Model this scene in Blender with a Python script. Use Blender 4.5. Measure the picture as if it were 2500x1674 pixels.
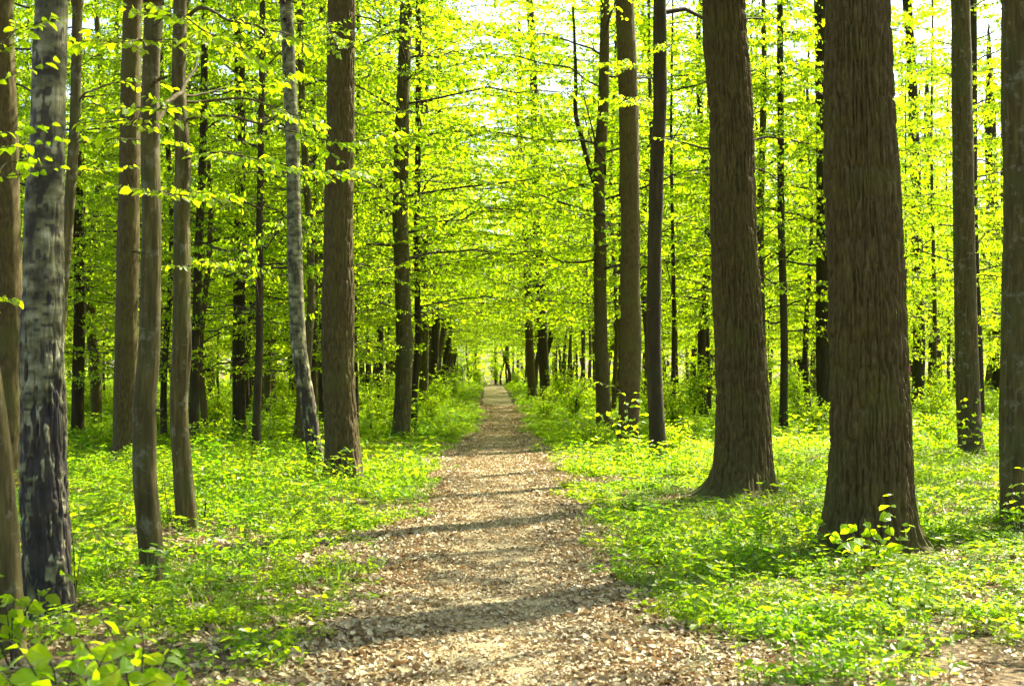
import bpy, math, random
import numpy as np
from mathutils import Matrix, Vector

# ------------------------------------------------------------------ camera, sky, sun, exposure
for o in list(bpy.data.objects):
    bpy.data.objects.remove(o)
SC = bpy.context.scene
COL = SC.collection
F_PX = 3472.0                    # focal length in photo pixels (2500 wide), about 50 mm
HORIZON = 900.0
CAM_H = 1.6
PITCH = math.atan((HORIZON - 837.0) / F_PX)

cam_data = bpy.data.cameras.new('camera')
cam_data.sensor_width = 36.0
cam_data.lens = 36.0 * F_PX / 2500.0
cam_data.clip_start = 0.1
cam_data.clip_end = 3000.0
cam_data.dof.use_dof = True
cam_data.dof.focus_distance = 17.0
cam_data.dof.aperture_fstop = 4.5
cam = bpy.data.objects.new('camera', cam_data)
COL.objects.link(cam)
cam.location = (0, 0, CAM_H)
cam.rotation_euler = (math.radians(90) + PITCH, 0, 0)
SC.camera = cam

SUN_AZ = math.radians(48)        # clockwise from +Y (view axis)
SUN_EL = math.radians(48)
world = bpy.data.worlds.new('World')
SC.world = world
world.use_nodes = True
wn = world.node_tree.nodes
wn.clear()
sky = wn.new('ShaderNodeTexSky')
sky.sky_type = 'NISHITA'
sky.sun_disc = False
sky.sun_elevation = SUN_EL
sky.sun_rotation = SUN_AZ
sky.air_density = 1.0
sky.dust_density = 2.5
bgn = wn.new('ShaderNodeBackground')
bgn.inputs['Strength'].default_value = 0.085
wo = wn.new('ShaderNodeOutputWorld')
world.node_tree.links.new(sky.outputs[0], bgn.inputs[0])
world.node_tree.links.new(bgn.outputs[0], wo.inputs[0])

sun_data = bpy.data.lights.new('sun', 'SUN')
sun_data.energy = 5.0
sun_data.angle = math.radians(0.53)
sun_data.color = (1.0, 0.91, 0.72)
sun = bpy.data.objects.new('sun', sun_data)
COL.objects.link(sun)
to_sun = Vector((math.sin(SUN_AZ) * math.cos(SUN_EL), math.cos(SUN_AZ) * math.cos(SUN_EL), math.sin(SUN_EL)))
sun.rotation_euler = to_sun.to_track_quat('Z', 'Y').to_euler()
sun.location = to_sun * 200

SC.view_settings.view_transform = 'Standard'
SC.view_settings.look = 'None'
SC.view_settings.exposure = 2.32
SC.view_settings.gamma = 1.0
SC.view_settings.use_curve_mapping = False
SC.render.engine = 'CYCLES'
SC.cycles.max_bounces = 9
SC.cycles.diffuse_bounces = 4
SC.cycles.transmission_bounces = 8
SC.cycles.glossy_bounces = 2
SC.cycles.use_denoising = True
SC.cycles.use_adaptive_sampling = True
SC.cycles.adaptive_threshold = 0.03
SC.cycles.sample_clamp_indirect = 6.0

# ------------------------------------------------------------------ small maths helpers
CP, SP = math.cos(PITCH), math.sin(PITCH)


def at(px, py, y):
    """world point on the ray of photo pixel (px, py) at distance y along the view axis"""
    u = (px - 1250.0) / F_PX
    v = -(py - 837.0) / F_PX
    dy, dz = CP - v * SP, SP + v * CP
    t = y / dy
    return np.array([u * t, y, CAM_H + dz * t])


def sstep(a, b, x):
    t = np.clip((np.asarray(x, float) - a) / (b - a), 0, 1)
    return t * t * (3 - 2 * t)


def hash2(ix, iy, seed):
    h = (ix.astype(np.int64) * 374761393 + iy.astype(np.int64) * 668265263 + seed * 1442695041) & 0xffffffff
    h = ((h ^ (h >> 13)) * 1274126177) & 0xffffffff
    h = h ^ (h >> 16)
    return (h & 0xffffff) / float(0xffffff)


def vnoise(x, y, seed=0, period=None):
    x = np.asarray(x, float); y = np.asarray(y, float)
    ix, iy = np.floor(x), np.floor(y)
    fx, fy = x - ix, y - iy
    fx = fx * fx * fx * (fx * (fx * 6 - 15) + 10); fy = fy * fy * fy * (fy * (fy * 6 - 15) + 10)
    ix = ix.astype(np.int64); iy = iy.astype(np.int64)
    ix1 = ix + 1
    if period:
        ix = ix % period; ix1 = ix1 % period
    a = hash2(ix, iy, seed); b = hash2(ix1, iy, seed); c = hash2(ix, iy + 1, seed); d = hash2(ix1, iy + 1, seed)
    return (a * (1 - fx) + b * fx) * (1 - fy) + (c * (1 - fx) + d * fx) * fy


def fbm(x, y, seed=0, octv=3):
    s, a, t = 0.0, 1.0, 0.0
    for k in range(octv):
        s = s + a * vnoise(np.asarray(x) * 2 ** k, np.asarray(y) * 2 ** k, seed + 17 * k)
        t += a; a *= 0.5
    return s / t


PY = [-60, 0, 8, 12, 15.5, 22, 28, 39, 64, 100, 130, 200]
PX = [0.0, 0.0, -.05, -.20, -.10, -.19, -.30, -.15, -.62, -1.25, -1.8, -3.0]
PW = [.86, .86, .88, .88, .86, .88, .88, .58, .78, .80, .75, .70]


def path_x(y): return np.interp(y, PY, PX)
def path_w(y): return np.interp(y, PY, PW)


def gz(x, y):
    """height of the forest floor"""
    x = np.asarray(x, float); y = np.asarray(y, float)
    d = np.abs(x - path_x(y)) - path_w(y)
    off = sstep(0.0, 2.5, d)
    near = 0.10 * (fbm(x * 0.35, y * 0.35, 3, 3) - 0.5) + 0.05 * (vnoise(x * 1.3, y * 1.3, 9) - 0.5)
    rise = 0.32 * sstep(55, 110, y)
    return off * near + rise + 0.03 * off - 0.02 * (1 - off)


# ------------------------------------------------------------------ mesh helpers
def mk_mesh(name, V, FL, mats, midx=None, smooth=False, attrs=None):
    """V (n,3); FL list of (m,k) index arrays; midx list of material index per array"""
    me = bpy.data.meshes.new(name)
    V = np.asarray(V, np.float32)
    me.vertices.add(len(V))
    me.vertices.foreach_set('co', V.ravel())
    FL2 = [np.asarray(f, np.int32) for f in FL if len(f)]
    mid = [(midx[i] if midx else 0) for i, f in enumerate(FL) if len(f)]
    if FL2:
        loops = np.concatenate([f.ravel() for f in FL2])
        tot = np.concatenate([np.full(len(f), f.shape[1], np.int32) for f in FL2])
        start = np.concatenate([[0], np.cumsum(tot)[:-1]]).astype(np.int32)
        me.loops.add(len(loops)); me.loops.foreach_set('vertex_index', loops)
        me.polygons.add(len(tot)); me.polygons.foreach_set('loop_start', start)
        me.polygons.foreach_set('loop_total', tot)
        me.polygons.foreach_set('material_index', np.concatenate([np.full(len(f), m, np.int32) for f, m in zip(FL2, mid)]))
        if isinstance(smooth, (list, tuple)):
            sm = np.concatenate([np.full(len(f), bool(smooth[i])) for i, f in enumerate(FL) if len(f)])
        else:
            sm = np.full(len(tot), bool(smooth))
        me.polygons.foreach_set('use_smooth', sm)
    for k, a in (attrs or {}).items():
        at_ = me.attributes.new(k, 'FLOAT', 'POINT')
        at_.data.foreach_set('value', np.asarray(a, np.float32))
    for m in mats:
        me.materials.append(m)
    me.update(calc_edges=True)
    return me


def link(name, data, parent=None, loc=None):
    o = bpy.data.objects.new(name, data)
    COL.objects.link(o)
    if parent is not None:
        o.parent = parent
    if loc is not None:
        o.location = [float(c) for c in loc]
    return o


def tag(o, label=None, cat=None, group=None, kind=None):
    if label: o['label'] = label
    if cat: o['category'] = cat
    if group: o['group'] = group
    if kind: o['kind'] = kind
    return o


def unit(v):
    v = np.asarray(v, float)
    return v / np.maximum(np.linalg.norm(v, axis=-1, keepdims=True), 1e-9)


class Geo:
    """collects leaves and tubes into one mesh (slot 0 = leaf material, slot 1 = wood)"""
    def __init__(s):
        s.V = []; s.T = []; s.leafF = []; s.woodF = []; s.n = 0

    def _add(s, V, tint):
        V = np.asarray(V, float).reshape(-1, 3)
        b = s.n; s.n += len(V)
        s.V.append(V); s.T.append(np.broadcast_to(np.asarray(tint, float), (len(V),)).copy())
        return b

    def leaves(s, P, D, N, L, W, tint, shape='mid', fold=0.12, droop=0.12):
        """P base point, D direction, N face normal, L length, W half-width"""
        P = np.asarray(P, float); n = len(P)
        if n == 0: return
        D = unit(D); S = unit(np.cross(D, N)); N = unit(np.cross(S, D))
        L = np.broadcast_to(np.asarray(L, float), (n,))[:, None]
        W = np.broadcast_to(np.asarray(W, float), (n,))[:, None]
        tint = np.broadcast_to(np.asarray(tint, float), (n,))
        if shape == 'lo':
            prof = [(0, 0, 0), (.45, 1, fold), (1, 0, -droop), (.45, -1, fold)]
            faces = [(0, 1, 2), (0, 2, 3)]
        elif shape == 'mid':
            prof = [(0, 0, 0), (.3, .92, fold), (.68, .8, fold * .6 - droop * .4), (1, 0, -droop), (.68, -.8, fold * .6 - droop * .4), (.3, -.92, fold)]
            faces = [(0, 1, 2, 3), (0, 3, 4, 5)]
        else:
            prof = [(0, 0, 0), (.33, 0, .03), (.7, 0, -.4 * droop), (1, 0, -droop),
                    (.14, .6, fold * .5), (.38, 1, fold), (.7, .78, fold * .6 - .4 * droop),
                    (.14, -.6, fold * .5), (.38, -1, fold), (.7, -.78, fold * .6 - .4 * droop)]
            faces = [(0, 4, 1), (4, 5, 2, 1), (5, 6, 3, 2), (0, 1, 7), (7, 1, 2, 8), (8, 2, 3, 9)]
        k = len(prof)
        V = np.zeros((n, k, 3))
        for i, (a, b, c) in enumerate(prof):
            V[:, i] = P + D * L * a + S * W * b + N * L * c
        b0 = s._add(V.reshape(-1, 3), np.repeat(tint, k))
        base = b0 + np.arange(n)[:, None] * k
        for f in faces:
            s.leafF.append(base + np.array(f)[None, :])

    def tube(s, pts, rad, sides=5, tint=.5):
        pts = np.asarray(pts, float); m = len(pts)
        rad = np.broadcast_to(np.asarray(rad, float), (m,))
        T = unit(np.gradient(pts, axis=0))
        ref = np.array([0., 0, 1]) if abs(T[0, 2]) < .8 else np.array([1., 0, 0])
        A = unit(np.cross(T, ref)); B = np.cross(T, A)
        th = np.arange(sides) * 2 * math.pi / sides
        V = pts[:, None] + rad[:, None, None] * (A[:, None] * np.cos(th)[None, :, None] + B[:, None] * np.sin(th)[None, :, None])
        b0 = s._add(V.reshape(-1, 3), tint)
        i = np.arange(m - 1)[:, None] * sides; j = np.arange(sides)[None, :]; j2 = (j + 1) % sides
        q = np.stack([i + j, i + j2, i + sides + j2, i + sides + j], -1).reshape(-1, 4) + b0
        s.woodF.append(q)

    def tubes2(s, A, B, ra, rb):
        """many thin three-sided twigs A->B"""
        A = np.asarray(A, float); B = np.asarray(B, float); n = len(A)
        if n == 0: return
        D = unit(B - A); S = unit(np.cross(D, np.array([.3, .2, .93]))); U = np.cross(S, D)
        V = np.zeros((n, 6, 3))
        ra = np.broadcast_to(np.asarray(ra, float), (n,))[:, None]; rb = np.broadcast_to(np.asarray(rb, float), (n,))[:, None]
        for k in range(3):
            c, t = math.cos(k * 2.0944), math.sin(k * 2.0944)
            V[:, k] = A + ra * (S * c + U * t); V[:, 3 + k] = B + rb * (S * c + U * t)
        b0 = s._add(V.reshape(-1, 3), .5)
        base = b0 + np.arange(n)[:, None] * 6
        for f in ((0, 1, 4, 3), (1, 2, 5, 4), (2, 0, 3, 5)):
            s.woodF.append(base + np.array(f)[None, :])

    def mesh(s, name, leaf_mat, wood_mat):
        V = np.concatenate(s.V) if s.V else np.zeros((0, 3)); T = np.concatenate(s.T) if s.T else np.zeros(0)
        FL = s.leafF + s.woodF
        return mk_mesh(name, V, FL, [leaf_mat, wood_mat], [0] * len(s.leafF) + [1] * len(s.woodF),
                       smooth=[False] * len(s.leafF) + [True] * len(s.woodF), attrs={'tint': T})


# ------------------------------------------------------------------ materials
def new_mat(name):
    m = bpy.data.materials.new(name); m.use_nodes = True
    nt = m.node_tree; nt.nodes.clear()
    return m, nt, nt.nodes, nt.links


def ramp(N, stops):
    r = N.new('ShaderNodeValToRGB'); cr = r.color_ramp
    cr.elements[0].position, cr.elements[0].color = stops[0][0], (*stops[0][1], 1)
    cr.elements[1].position, cr.elements[1].color = stops[-1][0], (*stops[-1][1], 1)
    for p, c in stops[1:-1]:
        e = cr.elements.new(p); e.color = (*c, 1)
    return r


def leaf_material(name, refl, trans, mixf=0.55, rough=0.38, spec=0.5, patch=0.0):
    m, nt, N, L = new_mat(name)
    a = N.new('ShaderNodeAttribute'); a.attribute_name = 'tint'
    oi = N.new('ShaderNodeObjectInfo')
    ma = N.new('ShaderNodeMath'); ma.operation = 'MULTIPLY_ADD'
    L.new(oi.outputs['Random'], ma.inputs[0]); ma.inputs[1].default_value = .3
    mb = N.new('ShaderNodeMath'); mb.operation = 'MULTIPLY'; mb.inputs[1].default_value = .7
    L.new(a.outputs['Fac'], mb.inputs[0]); L.new(mb.outputs[0], ma.inputs[2])
    src = ma.outputs[0]
    if patch:                                            # neighbouring plants of one kind share a tone
        gn = N.new('ShaderNodeNewGeometry'); pn = N.new('ShaderNodeTexNoise'); pn.inputs['Scale'].default_value = .9; pn.inputs['Detail'].default_value = 3
        L.new(gn.outputs['Position'], pn.inputs[0])
        pm = N.new('ShaderNodeMath'); pm.operation = 'MULTIPLY_ADD'; pm.inputs[1].default_value = patch; pm.inputs[2].default_value = -.5 * patch
        L.new(pn.outputs[0], pm.inputs[0])
        pa = N.new('ShaderNodeMath'); pa.operation = 'ADD'; L.new(pm.outputs[0], pa.inputs[0]); L.new(src, pa.inputs[1]); src = pa.outputs[0]
    r1 = ramp(N, [(i / (len(refl) - 1), c) for i, c in enumerate(refl)])
    r2 = ramp(N, [(i / (len(trans) - 1), c) for i, c in enumerate(trans)])
    L.new(src, r1.inputs[0]); L.new(src, r2.inputs[0])
    p = N.new('ShaderNodeBsdfPrincipled')
    p.inputs['Roughness'].default_value = rough
    p.inputs['Specular IOR Level'].default_value = spec
    L.new(r1.outputs[0], p.inputs['Base Color'])
    t = N.new('ShaderNodeBsdfTranslucent'); L.new(r2.outputs[0], t.inputs[0])
    mx = N.new('ShaderNodeMixShader'); mx.inputs[0].default_value = mixf
    L.new(p.outputs[0], mx.inputs[1]); L.new(t.outputs[0], mx.inputs[2])
    out = N.new('ShaderNodeOutputMaterial'); L.new(mx.outputs[0], out.inputs[0])
    return m


def bark_material(name, cols, scale=(9, 9, 1.6), bump=.6, dist=.012, moss=None, foot=None, lichen=None):
    m, nt, N, L = new_mat(name)
    tc = N.new('ShaderNodeTexCoord'); oi = N.new('ShaderNodeObjectInfo')
    add = N.new('ShaderNodeVectorMath'); add.operation = 'ADD'
    mul = N.new('ShaderNodeMath'); mul.operation = 'MULTIPLY'; mul.inputs[1].default_value = 37.0
    L.new(oi.outputs['Random'], mul.inputs[0]); L.new(tc.outputs['Object'], add.inputs[0]); L.new(mul.outputs[0], add.inputs[1])
    mp = N.new('ShaderNodeMapping'); mp.inputs['Scale'].default_value = scale
    L.new(add.outputs[0], mp.inputs[0])
    n1 = N.new('ShaderNodeTexNoise'); n1.inputs['Scale'].default_value = 1.0; n1.inputs['Detail'].default_value = 6; n1.inputs['Roughness'].default_value = .62
    L.new(mp.outputs[0], n1.inputs[0])
    n2 = N.new('ShaderNodeTexNoise'); n2.inputs['Scale'].default_value = 2.2; n2.inputs['Detail'].default_value = 4
    L.new(add.outputs[0], n2.inputs[0])
    r = ramp(N, [(.28 + .44 * i / (len(cols) - 1), c) for i, c in enumerate(cols)])
    L.new(n1.outputs[0], r.inputs[0])
    base = r.outputs[0]
    if moss:
        r2 = ramp(N, [(.48, (0, 0, 0)), (.68, (1, 1, 1))]); L.new(n2.outputs[0], r2.inputs[0])
        fm = N.new('ShaderNodeMath'); fm.operation = 'MULTIPLY'; fm.inputs[1].default_value = .7
        L.new(r2.outputs[0], fm.inputs[0])
        mx = N.new('ShaderNodeMixRGB'); L.new(fm.outputs[0], mx.inputs[0]); L.new(base, mx.inputs[1]); mx.inputs[2].default_value = (*moss, 1)
        base = mx.outputs[0]
    if lichen:                                           # pale crusty spots
        n4 = N.new('ShaderNodeTexNoise'); n4.inputs['Scale'].default_value = 9.0; n4.inputs['Detail'].default_value = 5; n4.inputs['Roughness'].default_value = .7
        L.new(add.outputs[0], n4.inputs[0])
        r4 = ramp(N, [(.55, (0, 0, 0)), (.66, (1, 1, 1))]); L.new(n4.outputs[0], r4.inputs[0])
        f4 = N.new('ShaderNodeMath'); f4.operation = 'MULTIPLY'; f4.inputs[1].default_value = .6; L.new(r4.outputs[0], f4.inputs[0])
        m4 = N.new('ShaderNodeMixRGB'); L.new(f4.outputs[0], m4.inputs[0]); L.new(base, m4.inputs[1]); m4.inputs[2].default_value = (*lichen, 1)
        base = m4.outputs[0]
    if foot:                                             # moss climbing the root collar
        sx = N.new('ShaderNodeSeparateXYZ'); L.new(tc.outputs['Object'], sx.inputs[0])
        n5 = N.new('ShaderNodeTexNoise'); n5.inputs['Scale'].default_value = 4.0; n5.inputs['Detail'].default_value = 6; L.new(add.outputs[0], n5.inputs[0])
        a5 = N.new('ShaderNodeMath'); a5.operation = 'MULTIPLY_ADD'; a5.inputs[1].default_value = -1.1; L.new(sx.outputs['Z'], a5.inputs[0]); L.new(n5.outputs[0], a5.inputs[2])
        r5 = ramp(N, [(.34, (0, 0, 0)), (.50, (1, 1, 1))]); L.new(a5.outputs[0], r5.inputs[0])
        m5 = N.new('ShaderNodeMixRGB'); L.new(r5.outputs[0], m5.inputs[0]); L.new(base, m5.inputs[1]); m5.inputs[2].default_value = (*foot, 1)
        base = m5.outputs[0]
    p = N.new('ShaderNodeBsdfPrincipled'); p.inputs['Roughness'].default_value = .85; p.inputs['Specular IOR Level'].default_value = .25
    L.new(base, p.inputs['Base Color'])
    b = N.new('ShaderNodeBump'); b.inputs['Strength'].default_value = bump; b.inputs['Distance'].default_value = dist
    L.new(n1.outputs[0], b.inputs['Height']); L.new(b.outputs[0], p.inputs['Normal'])
    out = N.new('ShaderNodeOutputMaterial'); L.new(p.outputs[0], out.inputs[0])
    return m


def birch_material(name):
    """white paper bark, black corky cracks that close up with height"""
    m, nt, N, L = new_mat(name)
    at_ = N.new('ShaderNodeAttribute'); at_.attribute_name = 'plate'
    tc = N.new('ShaderNodeTexCoord')
    mp = N.new('ShaderNodeMapping'); mp.inputs['Scale'].default_value = (7, 7, 12)
    L.new(tc.outputs['Object'], mp.inputs[0])
    n1 = N.new('ShaderNodeTexNoise'); n1.inputs['Scale'].default_value = 1.0; n1.inputs['Detail'].default_value = 5
    L.new(mp.outputs[0], n1.inputs[0])
    n2 = N.new('ShaderNodeTexNoise'); n2.inputs['Scale'].default_value = 5.0; n2.inputs['Detail'].default_value = 5
    L.new(tc.outputs['Object'], n2.inputs[0])
    white = ramp(N, [(.34, (.045, .042, .018)), (.45, (.13, .125, .06)), (.56, (.23, .22, .115)), (.72, (.42, .40, .27))])
    L.new(n1.outputs[0], white.inputs[0])
    olive = N.new('ShaderNodeMixRGB'); olive.blend_type = 'MULTIPLY'; olive.inputs[0].default_value = .8
    ro = ramp(N, [(.38, (.36, .38, .18)), (.62, (1, 1, .85))]); L.new(n2.outputs[0], ro.inputs[0])
    L.new(white.outputs[0], olive.inputs[1]); L.new(ro.outputs[0], olive.inputs[2])
    black = ramp(N, [(.3, (.014, .011, .007)), (.7, (.045, .035, .020))]); L.new(n2.outputs[0], black.inputs[0])
    mx = N.new('ShaderNodeMixRGB'); L.new(at_.outputs['Fac'], mx.inputs[0]); L.new(black.outputs[0], mx.inputs[1]); L.new(olive.outputs[0], mx.inputs[2])
    p = N.new('ShaderNodeBsdfPrincipled'); p.inputs['Roughness'].default_value = .7; p.inputs['Specular IOR Level'].default_value = .3
    L.new(mx.outputs[0], p.inputs['Base Color'])
    b = N.new('ShaderNodeBump'); b.inputs['Strength'].default_value = .5; b.inputs['Distance'].default_value = .006
    L.new(n1.outputs[0], b.inputs['Height']); L.new(b.outputs[0], p.inputs['Normal'])
    out = N.new('ShaderNodeOutputMaterial'); L.new(p.outputs[0], out.inputs[0])
    return m


def floor_material(name, stops, s1=1.3, s2=26, bump=.9):
    m, nt, N, L = new_mat(name)
    tc = N.new('ShaderNodeTexCoord')
    n1 = N.new('ShaderNodeTexNoise'); n1.inputs['Scale'].default_value = s1; n1.inputs['Detail'].default_value = 5
    v = N.new('ShaderNodeTexVoronoi'); v.inputs['Scale'].default_value = s2
    n3 = N.new('ShaderNodeTexNoise'); n3.inputs['Scale'].default_value = s2 * 2; n3.inputs['Detail'].default_value = 4
    for n in (n1, v, n3): L.new(tc.outputs['Object'], n.inputs[0])
    sep = N.new('ShaderNodeSeparateColor'); L.new(v.outputs['Color'], sep.inputs[0])
    a = N.new('ShaderNodeMath'); a.operation = 'MULTIPLY_ADD'; a.inputs[1].default_value = .45; L.new(sep.outputs[0], a.inputs[0])
    b = N.new('ShaderNodeMath'); b.operation = 'MULTIPLY'; b.inputs[1].default_value = .55; L.new(n1.outputs[0], b.inputs[0]); L.new(b.outputs[0], a.inputs[2])
    r = ramp(N, stops); L.new(a.outputs[0], r.inputs[0])
    p = N.new('ShaderNodeBsdfPrincipled'); p.inputs['Roughness'].default_value = .9; p.inputs['Specular IOR Level'].default_value = .2
    L.new(r.outputs[0], p.inputs['Base Color'])
    h = N.new('ShaderNodeMath'); h.operation = 'ADD'; L.new(v.outputs['Distance'], h.inputs[0]); L.new(n3.outputs[0], h.inputs[1])
    bp = N.new('ShaderNodeBump'); bp.inputs['Strength'].default_value = bump; bp.inputs['Distance'].default_value = .02
    L.new(h.outputs[0], bp.inputs['Height']); L.new(bp.outputs[0], p.inputs['Normal'])
    out = N.new('ShaderNodeOutputMaterial'); L.new(p.outputs[0], out.inputs[0])
    return m


def plain_material(name, col, rough=.8):
    m, nt, N, L = new_mat(name)
    tc = N.new('ShaderNodeTexCoord')
    n = N.new('ShaderNodeTexNoise'); n.inputs['Scale'].default_value = 30; L.new(tc.outputs['Object'], n.inputs[0])
    r = ramp(N, [(.3, tuple(c * .75 for c in col)), (.7, tuple(min(1, c * 1.2) for c in col))]); L.new(n.outputs[0], r.inputs[0])
    p = N.new('ShaderNodeBsdfPrincipled'); p.inputs['Roughness'].default_value = rough
    L.new(r.outputs[0], p.inputs['Base Color'])
    out = N.new('ShaderNodeOutputMaterial'); L.new(p.outputs[0], out.inputs[0])
    return m


M_LEAF = leaf_material('beech_leaf', [(.05, .12, .007), (.085, .16, .008), (.12, .19, .009)],
                       [(.34, .62, .003), (.54, .78, .004), (.72, .82, .006)], .74, spec=.35)
M_FORB = leaf_material('forb_leaf', [(.055, .125, .005), (.10, .17, .006), (.14, .19, .008)],
                       [(.14, .40, .003), (.39, .62, .004), (.64, .72, .005)], .62, rough=.4, spec=.32, patch=1.3)
M_GRASS = leaf_material('grass_blade', [(.06, .14, .012), (.10, .18, .015)], [(.22, .46, .008), (.36, .56, .01)], .5)
M_DRY = leaf_material('dry_leaf', [(.06, .036, .010), (.165, .112, .036), (.31, .24, .092), (.42, .345, .155), (.50, .425, .22), (.34, .16, .022)],
                      [(.05, .02, .008), (.14, .06, .02), (.20, .10, .04), (.24, .14, .07), (.26, .15, .08), (.25, .08, .015)], .22, rough=.5)
M_OAK = bark_material('oak_bark', [(.034, .024, .005), (.072, .052, .012), (.122, .093, .026)], (40, 40, 10), .7, .006, moss=(.082, .076, .012), foot=(.062, .072, .010))
M_SMOOTH = bark_material('hornbeam_bark', [(.030, .023, .005), (.068, .054, .012), (.135, .110, .030)], (26, 26, 3.0), .8, .010, moss=(.062, .068, .014), foot=(.066, .074, .012), lichen=(.19, .185, .11))
M_DARK = bark_material('dark_bark', [(.019, .013, .004), (.037, .027, .007), (.064, .048, .013)], (12, 12, 2.2), .6, .010, moss=(.038, .042, .012))
M_BIRCH = birch_material('birch_bark')
M_TWIG = bark_material('twig_bark', [(.035, .026, .018), (.07, .055, .038)], (20, 20, 6), .3, .004)
M_SOIL = floor_material('forest_soil', [(.2, (.030, .020, .008)), (.5, (.095, .066, .028)), (.8, (.20, .145, .07))])
M_PATH = floor_material('path_soil', [(.15, (.16, .12, .055)), (.45, (.33, .265, .13)), (.8, (.50, .42, .24))], 1.6, 75, 1.0)

RNG = np.random.default_rng(11)

# ------------------------------------------------------------------ ground and path
def axis(stops):
    out = []
    for a, b, st in stops:
        out += list(np.arange(a, b, st))
    return np.array(out + [stops[-1][1]])


gx = axis([(-700, -80, 60), (-80, -24, 4), (-24, -9, .8), (-9, 9, .18), (9, 24, .8), (24, 80, 4), (80, 700, 60)])
gy = axis([(-60, 0, 6), (0, 5, .5), (5, 30, .2), (30, 60, .6), (60, 130, 2), (130, 900, 70)])
GX, GY = np.meshgrid(gx, gy)
GZ = gz(GX, GY)
V = np.stack([GX, GY, GZ], -1).reshape(-1, 3)
nx, ny = len(gx), len(gy)
ii = (np.arange(ny - 1)[:, None] * nx + np.arange(nx - 1)[None, :]).ravel()
ground = link('ground', mk_mesh('ground', V, [np.stack([ii, ii + 1, ii + nx + 1, ii + nx], -1)], [M_SOIL], smooth=True))
tag(ground, 'brown forest floor of soil and old leaves under the trees', kind='structure')

ys = axis([(-20, 4, 1), (4, 30, .12), (30, 60, .4), (60, 109, 1.0)])
S = np.linspace(-1, 1, 25)
YY, SS = np.meshgrid(ys, S, indexing='ij')
edge = 1 + .30 * (fbm(YY * .9, np.sign(SS) * 5 + 10, 21, 3) - .5)
XX = path_x(YY) + SS * path_w(YY) * edge
ZZ = gz(XX, YY) + .010 + .018 * (1 - SS ** 2) * (fbm(XX * 3, YY * 3, 31, 3)) - .03 * np.abs(SS) ** 8
V = np.stack([XX, YY, ZZ], -1).reshape(-1, 3)
n2, m2 = len(ys), len(S)
ii = (np.arange(n2 - 1)[:, None] * m2 + np.arange(m2 - 1)[None, :]).ravel()
path = link('path', mk_mesh('path', V, [np.stack([ii, ii + 1, ii + m2 + 1, ii + m2], -1)], [M_PATH], smooth=True))
tag(path, 'straight trodden earth path covered in dry leaves leading away through the wood', kind='structure')


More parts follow.
